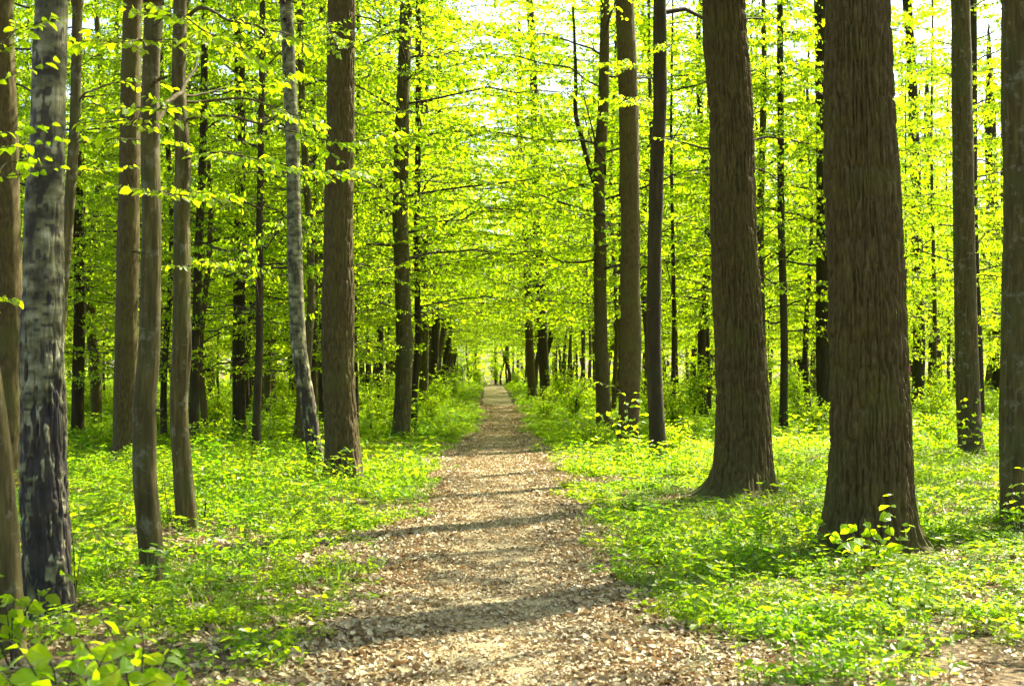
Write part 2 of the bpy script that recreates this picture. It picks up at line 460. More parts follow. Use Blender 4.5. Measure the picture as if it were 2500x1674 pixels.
# ------------------------------------------------------------------ trunks
def trunk_mesh(name, zs, cxs, cys, rs, mat, nu=40, furrow=0.0, cell=.05, stretch=4.5, flare=.25, flare_h=.35, lobes=5, seed=0, knobs=0.0, birch=False):
    """zs heights, centre line and radius per height: a swept, root-flared, furrowed trunk"""
    zs = np.asarray(zs, float); rs = np.asarray(rs, float)
    th = np.arange(nu) / nu
    TH, Z = np.meshgrid(th, zs)
    R = np.repeat(rs[:, None], nu, 1)
    r0 = float(np.interp(.8, zs, rs))
    rg = np.random.default_rng(seed)
    lob = (.5 + .5 * np.cos(2 * math.pi * lobes * TH + rg.uniform(0, 6) + 1.1 * np.sin(2 * math.pi * TH + rg.uniform(0, 6)))) ** 1.6 * (.55 + .9 * vnoise(TH * 5, TH * 0, seed + 20, 5))
    fl = np.exp(-np.maximum(Z, 0) / flare_h)
    R = R * (1 + flare * fl * (.28 + 1.0 * lob) * (fl * .6 + .4))
    # fluting and lumps
    R = R + r0 * (.10 * (vnoise(TH * 6, Z * .9, seed + 1, 6) - .5) + .05 * (vnoise(TH * 10, Z * 2.2, seed + 2, 10) - .5))
    if knobs:
        kn = vnoise(TH * 8, Z * 1.7, seed + 7, 8)
        R = R + knobs * sstep(.80, .97, kn)
    plate = np.ones_like(R)
    if furrow:
        per = max(8, int(round(2 * math.pi * r0 / cell)))
        wz = Z + .10 * vnoise(TH * per / 4, Z * 3, seed + 3, max(2, per // 4))
        uu = TH * per + .55 * (vnoise(TH * (per // 2), Z / cell / stretch * 1.7, seed + 5, per // 2) - .5)
        n1 = vnoise(uu, wz / cell / stretch, seed + 4, per) - .5
        n2 = vnoise(uu * 2, wz / cell / stretch * 2.4, seed + 6, per * 2) - .5
        ridge = np.minimum(1, (np.abs(n1) * 3.6)) ** .85
        ridge2 = np.minimum(1, (np.abs(n2) * 4.0)) ** .8
        fade = np.ones_like(Z)
        if birch:
            fade = 1 - sstep(1.1, 3.2, Z + .6 * (vnoise(TH * 5, Z * 1.1, seed + 8, 5) - .5))
            thr = .30 + .62 * fade
            pc = max(8, int(round(2 * math.pi * r0 / .030)))
            wu = TH * pc + .8 * (vnoise(TH * pc, Z * 9, seed + 13, pc) - .5)
            wv = Z / .12 + .9 * (vnoise(TH * pc, Z * 11, seed + 14, pc) - .5)
            cellv = .62 * vnoise(wu, wv, seed + 15, pc) + .24 * vnoise(wu * 2, wv * 1.8, seed + 16, pc * 2) + .14 * vnoise(wu * 4, wv * 4, seed + 17, pc * 4)
            low = .02 + .58 * (1 - sstep(.9, 2.9, Z))
            plate = sstep(low - .025, low + .035, cellv)
            hor = vnoise(TH * 16, Z * 30, seed + 9, 16)
            plate = plate * (1 - .8 * sstep(.80, .86, hor))
            blot = .5 * vnoise(TH * 9, Z * 6, seed + 10, 9) + .28 * vnoise(TH * 21 + 1.3 * vnoise(TH * 7, Z * 5, seed + 18, 7), Z * 15, seed + 11, 21) + .22 * vnoise(TH * 44, Z * 34, seed + 19, 44)
            plate = plate * (1 - (1 - fade) * .9 * sstep(.60, .66, blot))
        if birch: R = R + .006 * plate * fade
        R = R + furrow * (.25 + .75 * fade) * ((ridge - .8) * .75 + (ridge2 - .8) * .35)
    cx = np.asarray(cxs, float)[:, None]; cy = np.asarray(cys, float)[:, None]
    a = 2 * math.pi * TH
    V = np.stack([cx + R * np.cos(a), cy + R * np.sin(a), Z], -1).reshape(-1, 3)
    m = len(zs)
    i = np.arange(m - 1)[:, None] * nu; j = np.arange(nu)[None, :]; j2 = (j + 1) % nu
    q = np.stack([i + j, i + j2, i + nu + j2, i + nu + j], -1).reshape(-1, 4)
    return mk_mesh(name, V, [q], [mat], smooth=True, attrs={'plate': plate.ravel()})


# ------------------------------------------------------------------ crowns (leafy branches, built once per kind)
def crown_geo(seed, h0, H, rad, limbs, subs, twigs, leaves, leafL, shape='mid', top=.35, up=.35, r_limb=.035, twig_len=.55, bias=1.0):
    rg = np.random.default_rng(seed)
    g = Geo()
    TA, TB = [], []
    for i in range(limbs):
        t = (i + rg.uniform(0, 1)) / limbs
        z0 = h0 + (H - h0) * t ** bias * .93
        az = i * 2.39996 + rg.uniform(-.5, .5)
        prof = (1 - (1 - top) * t) * (.55 + .45 * math.sin(math.pi * min(1, .25 + t)))
        ln = rad * prof * rg.uniform(.65, 1.15)
        d = np.array([math.cos(az), math.sin(az), 0.])
        tt = np.linspace(0, 1, 7)
        rise = up * rg.uniform(.3, 1.3) * (0.5 + t)
        wob = np.cumsum(rg.normal(0, .05, (7, 3)), 0) * ln * .5
        wob[0] = 0
        pts = np.array([0, 0, z0]) + d * (tt * ln)[:, None] + np.array([0, 0, 1]) * (ln * rise * (tt - .45 * tt ** 2))[:, None] + wob
        g.tube(pts, np.linspace(r_limb * (.4 + .6 * prof), .006, 7), 4)
        for k in range(subs):
            s = .22 + .78 * (k + rg.uniform(0, 1)) / subs
            p = np.array([np.interp(s, tt, pts[:, c]) for c in range(3)])
            side = (1 if k % 2 else -1)
            ang = az + side * rg.uniform(.5, 1.25)
            d2 = np.array([math.cos(ang), math.sin(ang), rg.uniform(-.18, .22)])
            l2 = ln * (.55 - .28 * s) * rg.uniform(.7, 1.3) + .25
            e = p + d2 * l2 + np.array([0, 0, -.06 * l2])
            g.tubes2(p[None], e[None], [.008], [.003])
            for q in range(twigs):
                u = .12 + .88 * (q + rg.uniform(0, 1)) / twigs
                b = p + (e - p) * u
                sd = (1 if q % 2 else -1)
                an = ang + sd * rg.uniform(.35, 1.0)
                d3 = np.array([math.cos(an), math.sin(an), rg.uniform(-.30, .18)])
                TA.append(b); TB.append(b + d3 * twig_len * rg.uniform(.6, 1.25))
    TA, TB = np.array(TA), np.array(TB)
    g.tubes2(TA, TB, .005, .002)
    n = len(TA); K = leaves
    tk = (np.arange(K)[None, :] + rg.uniform(0, 1, (n, K))) / K
    P = TA[:, None] + (TB - TA)[:, None] * tk[..., None]
    D = unit(TB - TA)[:, None] * np.ones((1, K, 1))
    side = np.where(np.arange(K) % 2 == 0, 1, -1)[None, :, None] * unit(np.cross(D, [0, 0, 1.]))
    dirs = D * .55 + side * rg.uniform(.5, 1.0, (n, K, 1)) + rg.normal(0, .28, (n, K, 3)) + np.array([0, 0, -.38])
    nor = np.array([0, 0, .35]) + rg.normal(0, 1, (n, K, 3)) * np.array([1, 1, .7])
    P = P.reshape(-1, 3); dirs = dirs.reshape(-1, 3); nor = nor.reshape(-1, 3)
    Ls = leafL * np.clip(rg.lognormal(-.06, .32, len(P)), .35, 1.7)
    tint = np.clip(rg.normal(.5, .24, len(P)) + np.repeat(rg.normal(0, .12, n), K), 0, 1)
    g.leaves(P, dirs, nor, Ls, Ls * .33, tint, shape)
    return g


CROWN = {}
for k in range(3):
    CROWN['under', k] = crown_geo(100 + k, 1.5, 9.5, 2.8, 28, 6, 5, 7, .078, up=.25, r_limb=.02).mesh('crown_understory', M_LEAF, M_TWIG)
for k in range(4):
    CROWN['mid', k] = crown_geo(200 + k, 3.0, 16.5, 3.8, 37, 7, 6, 6, .086, bias=1.15, up=.45, r_limb=.026, twig_len=.6).mesh('crown_middle', M_LEAF, M_TWIG)
for k in range(3):
    CROWN['high', k] = crown_geo(300 + k, 9.0, 22, 4.6, 26, 5, 5, 7, .10, up=.45, r_limb=.06, twig_len=.7).mesh('crown_high', M_LEAF, M_TWIG)
for k in range(3):
    CROWN['far', k] = crown_geo(400 + k, 2.4, 16.5, 4.2, 34, 7, 5, 4, .14, 'lo', bias=1.25, up=.45, r_limb=.028, twig_len=.75).mesh('crown_far', M_LEAF, M_TWIG)


for k in range(2):
    CROWN['roof', k] = crown_geo(470 + k, 6.0, 17, 4.4, 30, 7, 6, 7, .09, top=.95, up=.5, r_limb=.02, twig_len=.65).mesh('crown_roofing', M_LEAF, M_TWIG)
    CROWN['arch', k] = crown_geo(450 + k, 3.0, 11, 4.0, 26, 6, 6, 6, .088, top=.6, up=.5, r_limb=.018, twig_len=.6).mesh('crown_arching', M_LEAF, M_TWIG)


def full_zs(top_vis, H, dz):
    a = np.arange(-.25, top_vis, dz)
    b = np.linspace(top_vis, H, 14)
    return np.concatenate([a, b])


# ------------------------------------------------------------------ the trees that can be told apart
TREES = {}


def near_tree(key, name, label, base, line, w_base, w_top, mat, species='oak', nu=40, dz=.06, furrow=0., cell=.05, flare=.45, flare_h=.35,
              lobes=5, knobs=0., H=21., crown='high', cvar=0, crot=0., birch=False, stretch=4.5, group=None, cscale=1.0):
    bx, by = base
    d = CAM_H * F_PX / (by - HORIZON)
    for _ in range(3):                                    # stand it on the uneven floor
        p = at(bx, by, d)
        d = d * (CAM_H - float(gz(p[0], d))) / CAM_H if _ == 0 else d
    p = at(bx, by, d)
    z0 = float(gz(p[0], d))
    root = link(name, None, loc=(p[0], d, z0))
    tag(root, label, 'tree', group)
    root.empty_display_size = .3
    pts = [at(x, y, d) for x, y in line] + [at(bx, by, d)]
    pts = sorted([(q[2] - z0, q[0] - p[0]) for q in pts])
    zz = np.array([q[0] for q in pts]); xx = np.array([q[1] for q in pts])
    zt = zz[-1]
    zs = full_zs(max(zt, 2.), H, dz)
    cx = np.interp(zs, zz, xx)
    # smooth the centre line
    k = max(3, int(.5 / dz) | 1)
    ker = np.hanning(k + 2)[1:-1]; ker /= ker.sum()
    nvis = int((zs < zt).sum())
    cc = cx.copy()
    cpad = np.concatenate([np.full(k // 2, cx[0]), cx, np.full(k // 2, cx[-1])])
    cc = np.convolve(cpad, ker, 'valid')
    rg = np.random.default_rng(abs(hash(key)) % 1000 if False else sum(map(ord, key)))
    cyv = .12 * np.sin(zs * .45 + rg.uniform(0, 6)) * np.clip(zs, 0, 2) / 2
    r0 = w_base * .5 * d / F_PX; r1 = w_top * .5 * d / F_PX
    rs = np.where(zs < zt, r0 + (r1 - r0) * np.clip(zs / max(zt, .1), 0, 1) ** .8, r1 * np.clip(1 - (zs - zt) / (H - zt), 0, 1) ** .8 + .012)
    me = trunk_mesh('trunk', zs, cc, cyv, rs, mat, nu, furrow, cell, stretch, flare, flare_h, lobes, sum(map(ord, key)), knobs, birch)
    link('trunk', me, root)
    if crown:
        c = link('crown', CROWN[crown, cvar], root, (cc[-1], float(cyv[-1]), 0))
        c.rotation_euler = (0, 0, crot)
        sc = H / 22. if crown == 'high' else (H / 16.5 if crown == 'mid' else H / 9.5)
        c.scale = (cscale, cscale, sc)
    TREES[key] = dict(root=root, d=d, p=p, z0=z0, zs=zs, cx=cc, cy=cyv, rs=rs)
    return root


# left of the path ---------------------------------------------------------------
near_tree('edge_l', 'hornbeam_tree', 'slim brown trunk cut by the left frame edge, nearest tree in the picture', (20, 1594),
          [(-36, 824), (-5, 1100), (8, 1300)], 84, 66, M_SMOOTH, nu=64, dz=.03, furrow=.006, cell=.035, flare=.12, H=14, crown='high', cvar=0, cscale=.7)
near_tree('birch_big', 'birch_tree', 'large birch with black cracked base and pale upper bark at far left', (119, 1512),
          [(130, 0), (116, 300), (104, 500), (93, 824), (97, 1000), (100, 1150), (112, 1350)], 124, 80, M_BIRCH, nu=220, dz=.010, furrow=.024, cell=.040,
          stretch=5.0, flare=.10, flare_h=.2, birch=True, H=19, cvar=1, cscale=.8)
near_tree('red_l', 'oak_tree', 'dark reddish trunk behind the big birch at the left frame edge', (18, 1203),
          [(8, 0), (12, 420), (14, 850), (16, 1000)], 78, 62, M_OAK, nu=64, dz=.05, furrow=.010, cell=.05, H=22, cvar=2, crot=1)
near_tree('thin_birchside', 'hornbeam_tree', 'slim greenish trunk rising close behind the right side of the big birch', (120, 1330),
          [(179, 0), (173, 300), (158, 540), (146, 700), (130, 1000)], 34, 24, M_SMOOTH, nu=32, dz=.05, H=15, crown='high', cvar=0, crot=2, cscale=.6)
near_tree('brown_a', 'oak_tree', 'straight dark brown trunk just left behind the pale leaning slim trunk', (306, 1130),
          [(322, 0), (320, 500), (312, 850), (308, 1000)], 60, 46, M_OAK, nu=64, dz=.06, furrow=.011, cell=.05, H=22, cvar=1, crot=.5)
near_tree('slim_a', 'hornbeam_tree', 'crooked slim trunk with sunlit right edge and mossy foot, front left', (377, 1425),
          [(366, 0), (361, 180), (362, 375), (369, 540), (368, 850), (356, 990), (355, 1150), (368, 1310)], 62, 42, M_SMOOTH, nu=72, dz=.03,
          furrow=.005, cell=.06, stretch=9, flare=.22, flare_h=.18, knobs=.014, H=13, cvar=2, crot=.3, cscale=.6)
near_tree('slim_b', 'hornbeam_tree', 'S-bent slim grey-green trunk with long arching branches, beside a dark stick', (459, 1290),
          [(444, 0), (441, 220), (454, 375), (450, 490), (451, 650), (449, 850), (438, 990), (447, 1150)], 52, 33, M_SMOOTH, nu=64, dz=.04,
          furrow=.004, cell=.06, stretch=9, flare=.22, flare_h=.2, knobs=.014, H=14, cvar=0, crot=1.3, cscale=.6)
near_tree('thin_c', 'hornbeam_tree', 'thin straight dark trunk just right behind the S-bent slim trunk', (473, 1090),
          [(500, 0), (492, 380), (482, 600), (478, 850)], 24, 16, M_DARK, nu=24, dz=.1, H=15, crown='mid', cvar=0, cscale=.8)
near_tree('dark_d', 'oak_tree', 'dark upright trunk with leafy seedlings at its foot, left middle distance', (585, 1068),
          [(583, 0), (584, 500), (583, 850)], 33, 24, M_DARK, nu=32, dz=.1, furrow=.008, H=19, crown='mid', cvar=1, crot=1)
near_tree('thin_e', 'hornbeam_tree', 'thin wavy trunk left of the leaning birch with green foot', (625, 1106),
          [(640, 0), (636, 250), (631, 550), (634, 850), (628, 1000)], 21, 14, M_DARK, nu=24, dz=.08, H=14, crown='under', cvar=1, crot=2, cscale=.8)
near_tree('dark_f', 'oak_tree', 'broad dark trunk deep in the wood between two thin trunks, left of the leaning birch', (655, 997),
          [(655, 300), (655, 850)], 37, 28, M_DARK, nu=28, dz=.15, furrow=.008, H=20, crown='mid', cvar=2)
near_tree('birch_lean', 'birch_tree', 'leaning birch with flaking pale bark left of the big trunk beside the path', (775, 1144),
          [(697, 0), (703, 160), (715, 375), (722, 650), (731, 850), (753, 990)], 40, 32, M_BIRCH, nu=70, dz=.04, furrow=.010, cell=.05, stretch=3.2,
          flare=.12, birch=True, H=17, cvar=1, crot=2.2, cscale=.7)
near_tree('thin_g', 'hornbeam_tree', 'thin dark trunk half hidden behind the left side of the big path-side oak', (787, 1040),
          [(786, 0), (785, 500), (786, 850)], 17, 13, M_DARK, nu=20, dz=.12, H=15, crown='mid', cvar=3, cscale=.7)
near_tree('oak_path_l', 'oak_tree', 'big dark oak trunk with root flare, largest left beside the path', (840, 1175),
          [(836, 0), (835, 290), (828, 540), (824, 850), (830, 1000), (837, 1100)], 86, 64, M_OAK, nu=150, dz=.026, furrow=.028, stretch=7, cell=.030, flare=.60, flare_h=.28,
          lobes=4, H=23, cvar=0, crot=2)
near_tree('path_l2', 'oak_tree', 'second big trunk along the left path edge, behind the big oak', (978, 1071),
          [(992, 0), (983, 270), (978, 540), (988, 850), (982, 1000)], 44, 32, M_SMOOTH, nu=64, dz=.06, furrow=.006, H=21, crown='mid', cvar=1, crot=.7, flare=.18, cscale=1.3)
near_tree('path_l3', 'hornbeam_tree', 'thin nearly black trunk with one long rising branch over the path', (1010, 1049),
          [(1022, 0), (1020, 380), (1016, 600), (1022, 850), (1012, 950)], 17, 13, M_DARK, nu=28, dz=.08, H=15, crown='mid', cvar=2, crot=1.1, cscale=1.25)
near_tree('path_l4', 'hornbeam_tree', 'pale grey trunk third along the left path edge above low bushes', (1033, 1000),
          [(1037, 0), (1037, 600), (1037, 850)], 22, 17, M_SMOOTH, nu=28, dz=.12, H=18, crown='mid', cvar=3, crot=.2, cscale=1.3)
near_tree('path_l5', 'oak_tree', 'dark trunk fourth along the left path edge, leaning slightly right', (1056, 985),
          [(1074, 0), (1068, 600), (1062, 850)], 22, 16, M_DARK, nu=28, dz=.12, furrow=.006, H=19, crown='mid', cvar=0, crot=3)
# right of the path --------------------------------------------------------------
near_tree('path_r1', 'oak_tree', 'tall dark trunk curving up at the right path edge in the distance', (1333, 984),
          [(1292, 0), (1302, 135), (1307, 380), (1313, 600), (1326, 850)], 26, 17, M_DARK, nu=32, dz=.12, furrow=.008, H=22, crown='mid', cvar=1, crot=2)
near_tree('path_r2', 'oak_tree', 'brown straight trunk just left of the curved dark one, first of the far right row', (1300, 976),
          [(1268, 300), (1285, 600), (1293, 850)], 21, 15, M_OAK, nu=28, dz=.15, H=20, crown='mid', cvar=2, crot=1)
near_tree('fork_r', 'oak_tree', 'dark forked trunk with a thin rising side stem, right of the path', (1476, 1060),
          [(1477, 0), (1472, 270), (1462, 440), (1465, 600), (1468, 850)], 38, 24, M_OAK, nu=48, dz=.06, furrow=.009, H=21, crown='mid', cvar=3, crot=.4, cscale=1.35)
near_tree('straight_r', 'oak_tree', 'straight brown trunk with bright leafy sapling at its foot, right of the path', (1533, 1090),
          [(1524, 0), (1536, 270), (1540, 540), (1541, 850)], 52, 46, M_OAK, nu=64, dz=.05, furrow=.010, H=22, crown='high', cvar=2, crot=1)
near_tree('crook_r', 'oak_tree', 'slightly crooked dark trunk left of the two huge oaks, standing clear', (1609, 1133),
          [(1609, 0), (1611, 270), (1605, 380), (1599, 600), (1597, 850), (1602, 1000)], 41, 31, M_DARK, nu=56, dz=.05, furrow=.008, H=18, crown='high', cvar=1, crot=.8, cscale=.8)
near_tree('oak_r1', 'oak_tree', 'huge oak with wide mossy root flare, left one of the two huge right trunks', (1812, 1214),
          [(1765, 0), (1783, 270), (1791, 540), (1811, 850), (1816, 1000), (1815, 1100)], 134, 100, M_OAK, nu=280, dz=.017, furrow=.046, cell=.029, stretch=10, flare=.85, flare_h=.26,
          lobes=4, H=24, cvar=1, crot=.2)
near_tree('oak_r2', 'oak_tree', 'biggest trunk in the picture, deeply furrowed oak with leafy seedling before its foot', (2124, 1344),
          [(2087, 0), (2089, 270), (2101, 540), (2113, 850), (2120, 1040), (2124, 1200)], 208, 158, M_OAK, nu=360, dz=.012, furrow=.052, cell=.029, stretch=10, flare=.42, flare_h=.26,
          lobes=5, H=24, cvar=2, crot=1.7)
near_tree('behind_r2', 'oak_tree', 'dark trunk peeking out behind the left side of the biggest oak', (2020, 1052),
          [(2008, 0), (2012, 500), (2015, 850)], 46, 40, M_DARK, nu=40, dz=.1, furrow=.01, H=21, crown='mid', cvar=0, crot=.6)
near_tree('behind_r1', 'oak_tree', 'dark trunk showing left of the root-flared huge oak, further back', (1735, 962),
          [(1745, 300), (1740, 850)], 44, 34, M_DARK, nu=32, dz=.2, furrow=.01, H=21, crown='mid', cvar=1, crot=.1)
near_tree('sapling_r', 'hornbeam_tree', 'slim straight young tree between the two huge oaks', (1913, 1057),
          [(1906, 0), (1908, 270), (1906, 540), (1913, 850)], 20, 15, M_DARK, nu=24, dz=.08, H=13, crown='under', cvar=0, crot=.6, cscale=.8)
near_tree('far_r_a', 'oak_tree', 'dark trunk deep between the two huge oaks, right of the slim young tree', (1957, 948),
          [(1957, 300), (1957, 850)], 34, 27, M_DARK, nu=24, dz=.25, furrow=.01, H=21, crown='mid', cvar=2, crot=2.1)
near_tree('wavy_r', 'oak_tree', 'wavy dark trunk seen just right of the biggest oak', (2238, 1008),
          [(2212, 0), (2226, 200), (2236, 380), (2242, 600), (2243, 850)], 32, 22, M_DARK, nu=32, dz=.1, furrow=.008, H=19, crown='mid', cvar=3, crot=1.9)
near_tree('thin_r', 'hornbeam_tree', 'thin dark trunk right beside the wavy trunk, further back', (2272, 975),
          [(2262, 300), (2270, 600), (2275, 850)], 20, 15, M_DARK, nu=20, dz=.2, H=17, crown='mid', cvar=0, crot=2.9)
near_tree('smooth_r', 'beech_tree', 'smooth grey-brown trunk with small leafy seedling at its foot, far right', (2372, 1111),
          [(2343, 0), (2345, 380), (2349, 540), (2361, 850), (2366, 1000)], 60, 46, M_SMOOTH, nu=64, dz=.05, furrow=.004, cell=.08, flare=.22, H=22, cvar=0, crot=1.1)
near_tree('behind_smooth_r', 'oak_tree', 'narrow dark trunk tucked behind the right edge of the smooth far right trunk', (2392, 1040),
          [(2372, 0), (2380, 500), (2388, 850)], 24, 18, M_DARK, nu=24, dz=.12, H=19, crown='mid', cvar=1, crot=1.2)
near_tree('dark_r_z', 'oak_tree', 'dark trunk in the gap before the right frame edge, further back', (2440, 962),
          [(2415, 300), (2430, 600), (2438, 850)], 36, 28, M_DARK, nu=28, dz=.2, furrow=.01, H=20, crown='mid', cvar=2, crot=.9)
near_tree('edge_r', 'beech_tree', 'dark trunk cut by the right frame edge with a bush at its foot', (2492, 1300),
          [(2494, 0), (2498, 270), (2505, 540), (2500, 850), (2494, 1050)], 98, 84, M_SMOOTH, nu=80, dz=.04, furrow=.007, cell=.05, flare=.2, H=22, cvar=1, crot=2.5)


# ------------------------------------------------------------------ branches one can follow
def smooth_line(pts, n=16):
    pts = np.asarray(pts, float)
    t = np.concatenate([[0], np.cumsum(np.linalg.norm(np.diff(pts, axis=0), axis=1))]); t /= t[-1]
    out = []
    P = np.concatenate([[2 * pts[0] - pts[1]], pts, [2 * pts[-1] - pts[-2]]]); 
    tk = np.linspace(0, 1, n)
    for s in tk:
        i = min(max(np.searchsorted(t, s) - 1, 0), len(pts) - 2)
        u = (s - t[i]) / max(t[i + 1] - t[i], 1e-6)
        p0, p1, p2, p3 = P[i], P[i + 1], P[i + 2], P[i + 3]
        out.append(.5 * ((2 * p1) + (-p0 + p2) * u + (2 * p0 - 5 * p1 + 4 * p2 - p3) * u ** 2 + (-p0 + 3 * p1 - 3 * p2 + p3) * u ** 3))
    return np.array(out)


def spray_leaves(g, line, rg, start=.2, step=.09, twig=.5, leafL=.075, per=9, droop=-.12, both=True):
    """flat layered side twigs with leaves along a branch line"""
    ln = np.linalg.norm(np.diff(line, axis=0), axis=1).sum()
    n = max(2, int(ln * (1 - start) / step))
    ts = start + (1 - start) * (np.arange(n) + rg.uniform(0, 1, n)) / n
    t0 = np.linspace(0, 1, len(line))
    B = np.stack([np.interp(ts, t0, line[:, c]) for c in range(3)], -1)
    T = unit(np.stack([np.interp(ts, t0, np.gradient(line[:, c])) for c in range(3)], -1))
    Hh = unit(np.cross(T, [0, 0, 1.]))
    sd = np.where(np.arange(n) % 2 == 0, 1, -1)[:, None]
    d = unit(T * rg.uniform(.3, .9, (n, 1)) + Hh * sd * rg.uniform(.5, 1.1, (n, 1)) + np.array([0, 0, 1.]) * rg.uniform(droop - .2, droop + .25, (n, 1)))
    E = B + d * (twig * rg.uniform(.5, 1.2, (n, 1)) * (1.15 - .6 * ts[:, None]))
    g.tubes2(B, E, .005, .002)
    tk = (np.arange(per)[None, :] + rg.uniform(.2, .8, (n, per))) / per
    P = B[:, None] + (E - B)[:, None] * tk[..., None]
    sdl = np.where(np.arange(per) % 2 == 0, 1, -1)[None, :, None] * unit(np.cross(d, [0, 0, 1.]))[:, None]
    dirs = d[:, None] * .6 + sdl * rg.uniform(.4, .9, (n, per, 1)) + rg.normal(0, .2, (n, per, 3)) + np.array([0, 0, -.3])
    nor = np.array([0, 0, 1.]) + rg.normal(0, .5, (n, per, 3))
    Ls = leafL * rg.uniform(.65, 1.2, n * per)
    g.leaves(P.reshape(-1, 3), dirs.reshape(-1, 3), nor.reshape(-1, 3), Ls, Ls * .34, np.clip(rg.normal(.55, .22, n * per), 0, 1), 'hi')


def branch(key, pix, r0, r1, leafy=None, mat=None, seed=0, label=None):
    """pix: list of (px, py, depth offset) from the trunk outwards; leafy: dict of spray settings"""
    T = TREES[key]
    o = np.array([T['p'][0], T['d'], T['z0']])
    pts = np.array([at(x, y, T['d'] + dd) for x, y, dd in pix]) - o
    # root the branch inside the trunk
    z = pts[0, 2]
    pts[0, 0] = np.interp(z, T['zs'], T['cx']); pts[0, 1] = np.interp(z, T['zs'], T['cy'])
    line = smooth_line(pts, 22)
    rg = np.random.default_rng(seed + 900)
    line[1:] += np.cumsum(rg.normal(0, .006, (21, 3)), 0)
    g = Geo(); g.tube(line, np.linspace(r0, r1, 22), 7)
    b = link('branch', g.mesh('branch', M_LEAF, mat or M_SMOOTH), T['root'])
    if label: b['label'] = label
    if leafy is not None:
        g2 = Geo(); spray_leaves(g2, line, rg, **leafy)
        link('foliage', g2.mesh('foliage', M_LEAF, M_TWIG), b)
    return b


def stub(key, px, py, dx, dy, r, seed):
    branch(key, [(px, py, 0), (px + dx * .6, py + dy * .5, -.03), (px + dx, py + dy, -.05)], r, r * .65, None, seed=seed, label='short broken branch stub')


L1 = dict(start=.25, step=.10, twig=.55, leafL=.075, per=9)
L2 = dict(start=.45, step=.10, twig=.55, leafL=.075, per=9)
# S-bent trunk: arching branches to the right
branch('slim_b', [(452, 300, 0), (520, 282, -.2), (620, 300, -.4), (720, 322, -.6), (850, 345, -.7), (960, 318, -.6)], .016, .004, L2, seed=1)
branch('slim_b', [(444, 255, 0), (500, 248, .1), (586, 238, .2), (700, 268, .3), (800, 300, .3)], .018, .004, dict(L2, start=.6), seed=2)
branch('slim_b', [(443, 240, 0), (500, 222, .3), (560, 214, .5), (640, 208, .6), (720, 180, .6)], .014, .003, L2, seed=3)
branch('slim_b', [(452, 395, 0), (520, 372, -.6), (640, 380, -1.0), (760, 405, -1.2), (900, 398, -1.2)], .012, .003, dict(L1, step=.08), seed=4)
branch('slim_b', [(446, 60, 0), (500, 20, -.3), (560, 45, -.5), (640, 60, -.5), (760, 110, -.6)], .022, .005, dict(L2, start=.35), seed=5)
branch('slim_b', [(440, 990, 0), (460, 655, -.3), (510, 630, -.4)][1:], .008, .003, dict(L1, start=.1), seed=6)
branch('slim_b', [(450, 470, 0), (500, 462, -.8), (560, 470, -1.0)], .008, .003, dict(L1, start=.2), seed=7)
# crooked slim trunk
branch('slim_a', [(368, 320, 0), (395, 262, .3), (420, 225, .5), (436, 200, .7), (470, 120, 1.0)], .026, .010, None, seed=8)
branch('slim_a', [(364, 205, 0), (386, 192, -.05), (402, 182, -.1)], .018, .012, None, seed=9, label='short broken branch stub on the crooked slim trunk')
branch('slim_a', [(362, 110, 0), (330, 100, -.5), (270, 98, -.7), (180, 95, -.8)], .009, .003, dict(L1, start=.15), seed=10)
branch('slim_a', [(362, 300, 0), (335, 285, -.5), (310, 300, -.7), (290, 320, -.8)], .008, .003, dict(L1, start=.15), seed=11)
branch('slim_a', [(363, 265, 0), (390, 250, -.6), (420, 235, -.8)], .008, .003, dict(L1, start=.2), seed=12)
branch('slim_a', [(366, 470, 0), (400, 458, -.5), (450, 465, -.7), (500, 480, -.7)], .008, .003, dict(L1, start=.2), seed=13)
branch('slim_a', [(362, 60, 0), (420, 40, -.6), (500, 80, -.9), (590, 130, -1.0)], .010, .003, dict(L1, start=.2), seed=14)
# thin trunk by the birch
branch('thin_birchside', [(178, 255, 0), (205, 232, .1), (250, 215, .3), (290, 200, .4), (380, 190, .5)], .013, .004, dict(L2, start=.5), seed=15)
branch('thin_birchside', [(166, 345, 0), (230, 342, .2), (320, 338, .4), (430, 345, .5)], .009, .003, dict(L2, start=.4), seed=16)
branch('thin_birchside', [(160, 430, 0), (210, 415, .2), (270, 410, .4)], .008, .003, dict(L2, start=.3), seed=17)
# trunk at the very left edge: leafy twigs hanging into the frame
branch('edge_l', [(-40, 300, 0), (-10, 150, .2), (30, 110, .3), (75, 90, .4)], .010, .003, dict(L1, leafL=.07, start=.3, step=.08), seed=18)
branch('edge_l', [(-40, 420, 0), (-10, 330, .2), (20, 330, .3), (50, 345, .4)], .010, .003, dict(L1, leafL=.07, start=.3, step=.09), seed=19)
branch('edge_l', [(-40, 520, 0), (-10, 400, .2), (30, 392, .3), (75, 400, .4)], .008, .003, dict(L1, leafL=.07, start=.4, step=.10, per=7), seed=20)
branch('edge_l', [(-40, 800, 0), (-10, 745, -.2), (15, 738, -.3), (32, 742, -.3)], .008, .003, dict(L1, leafL=.08, start=.3, step=.08, twig=.15, per=6), seed=21)
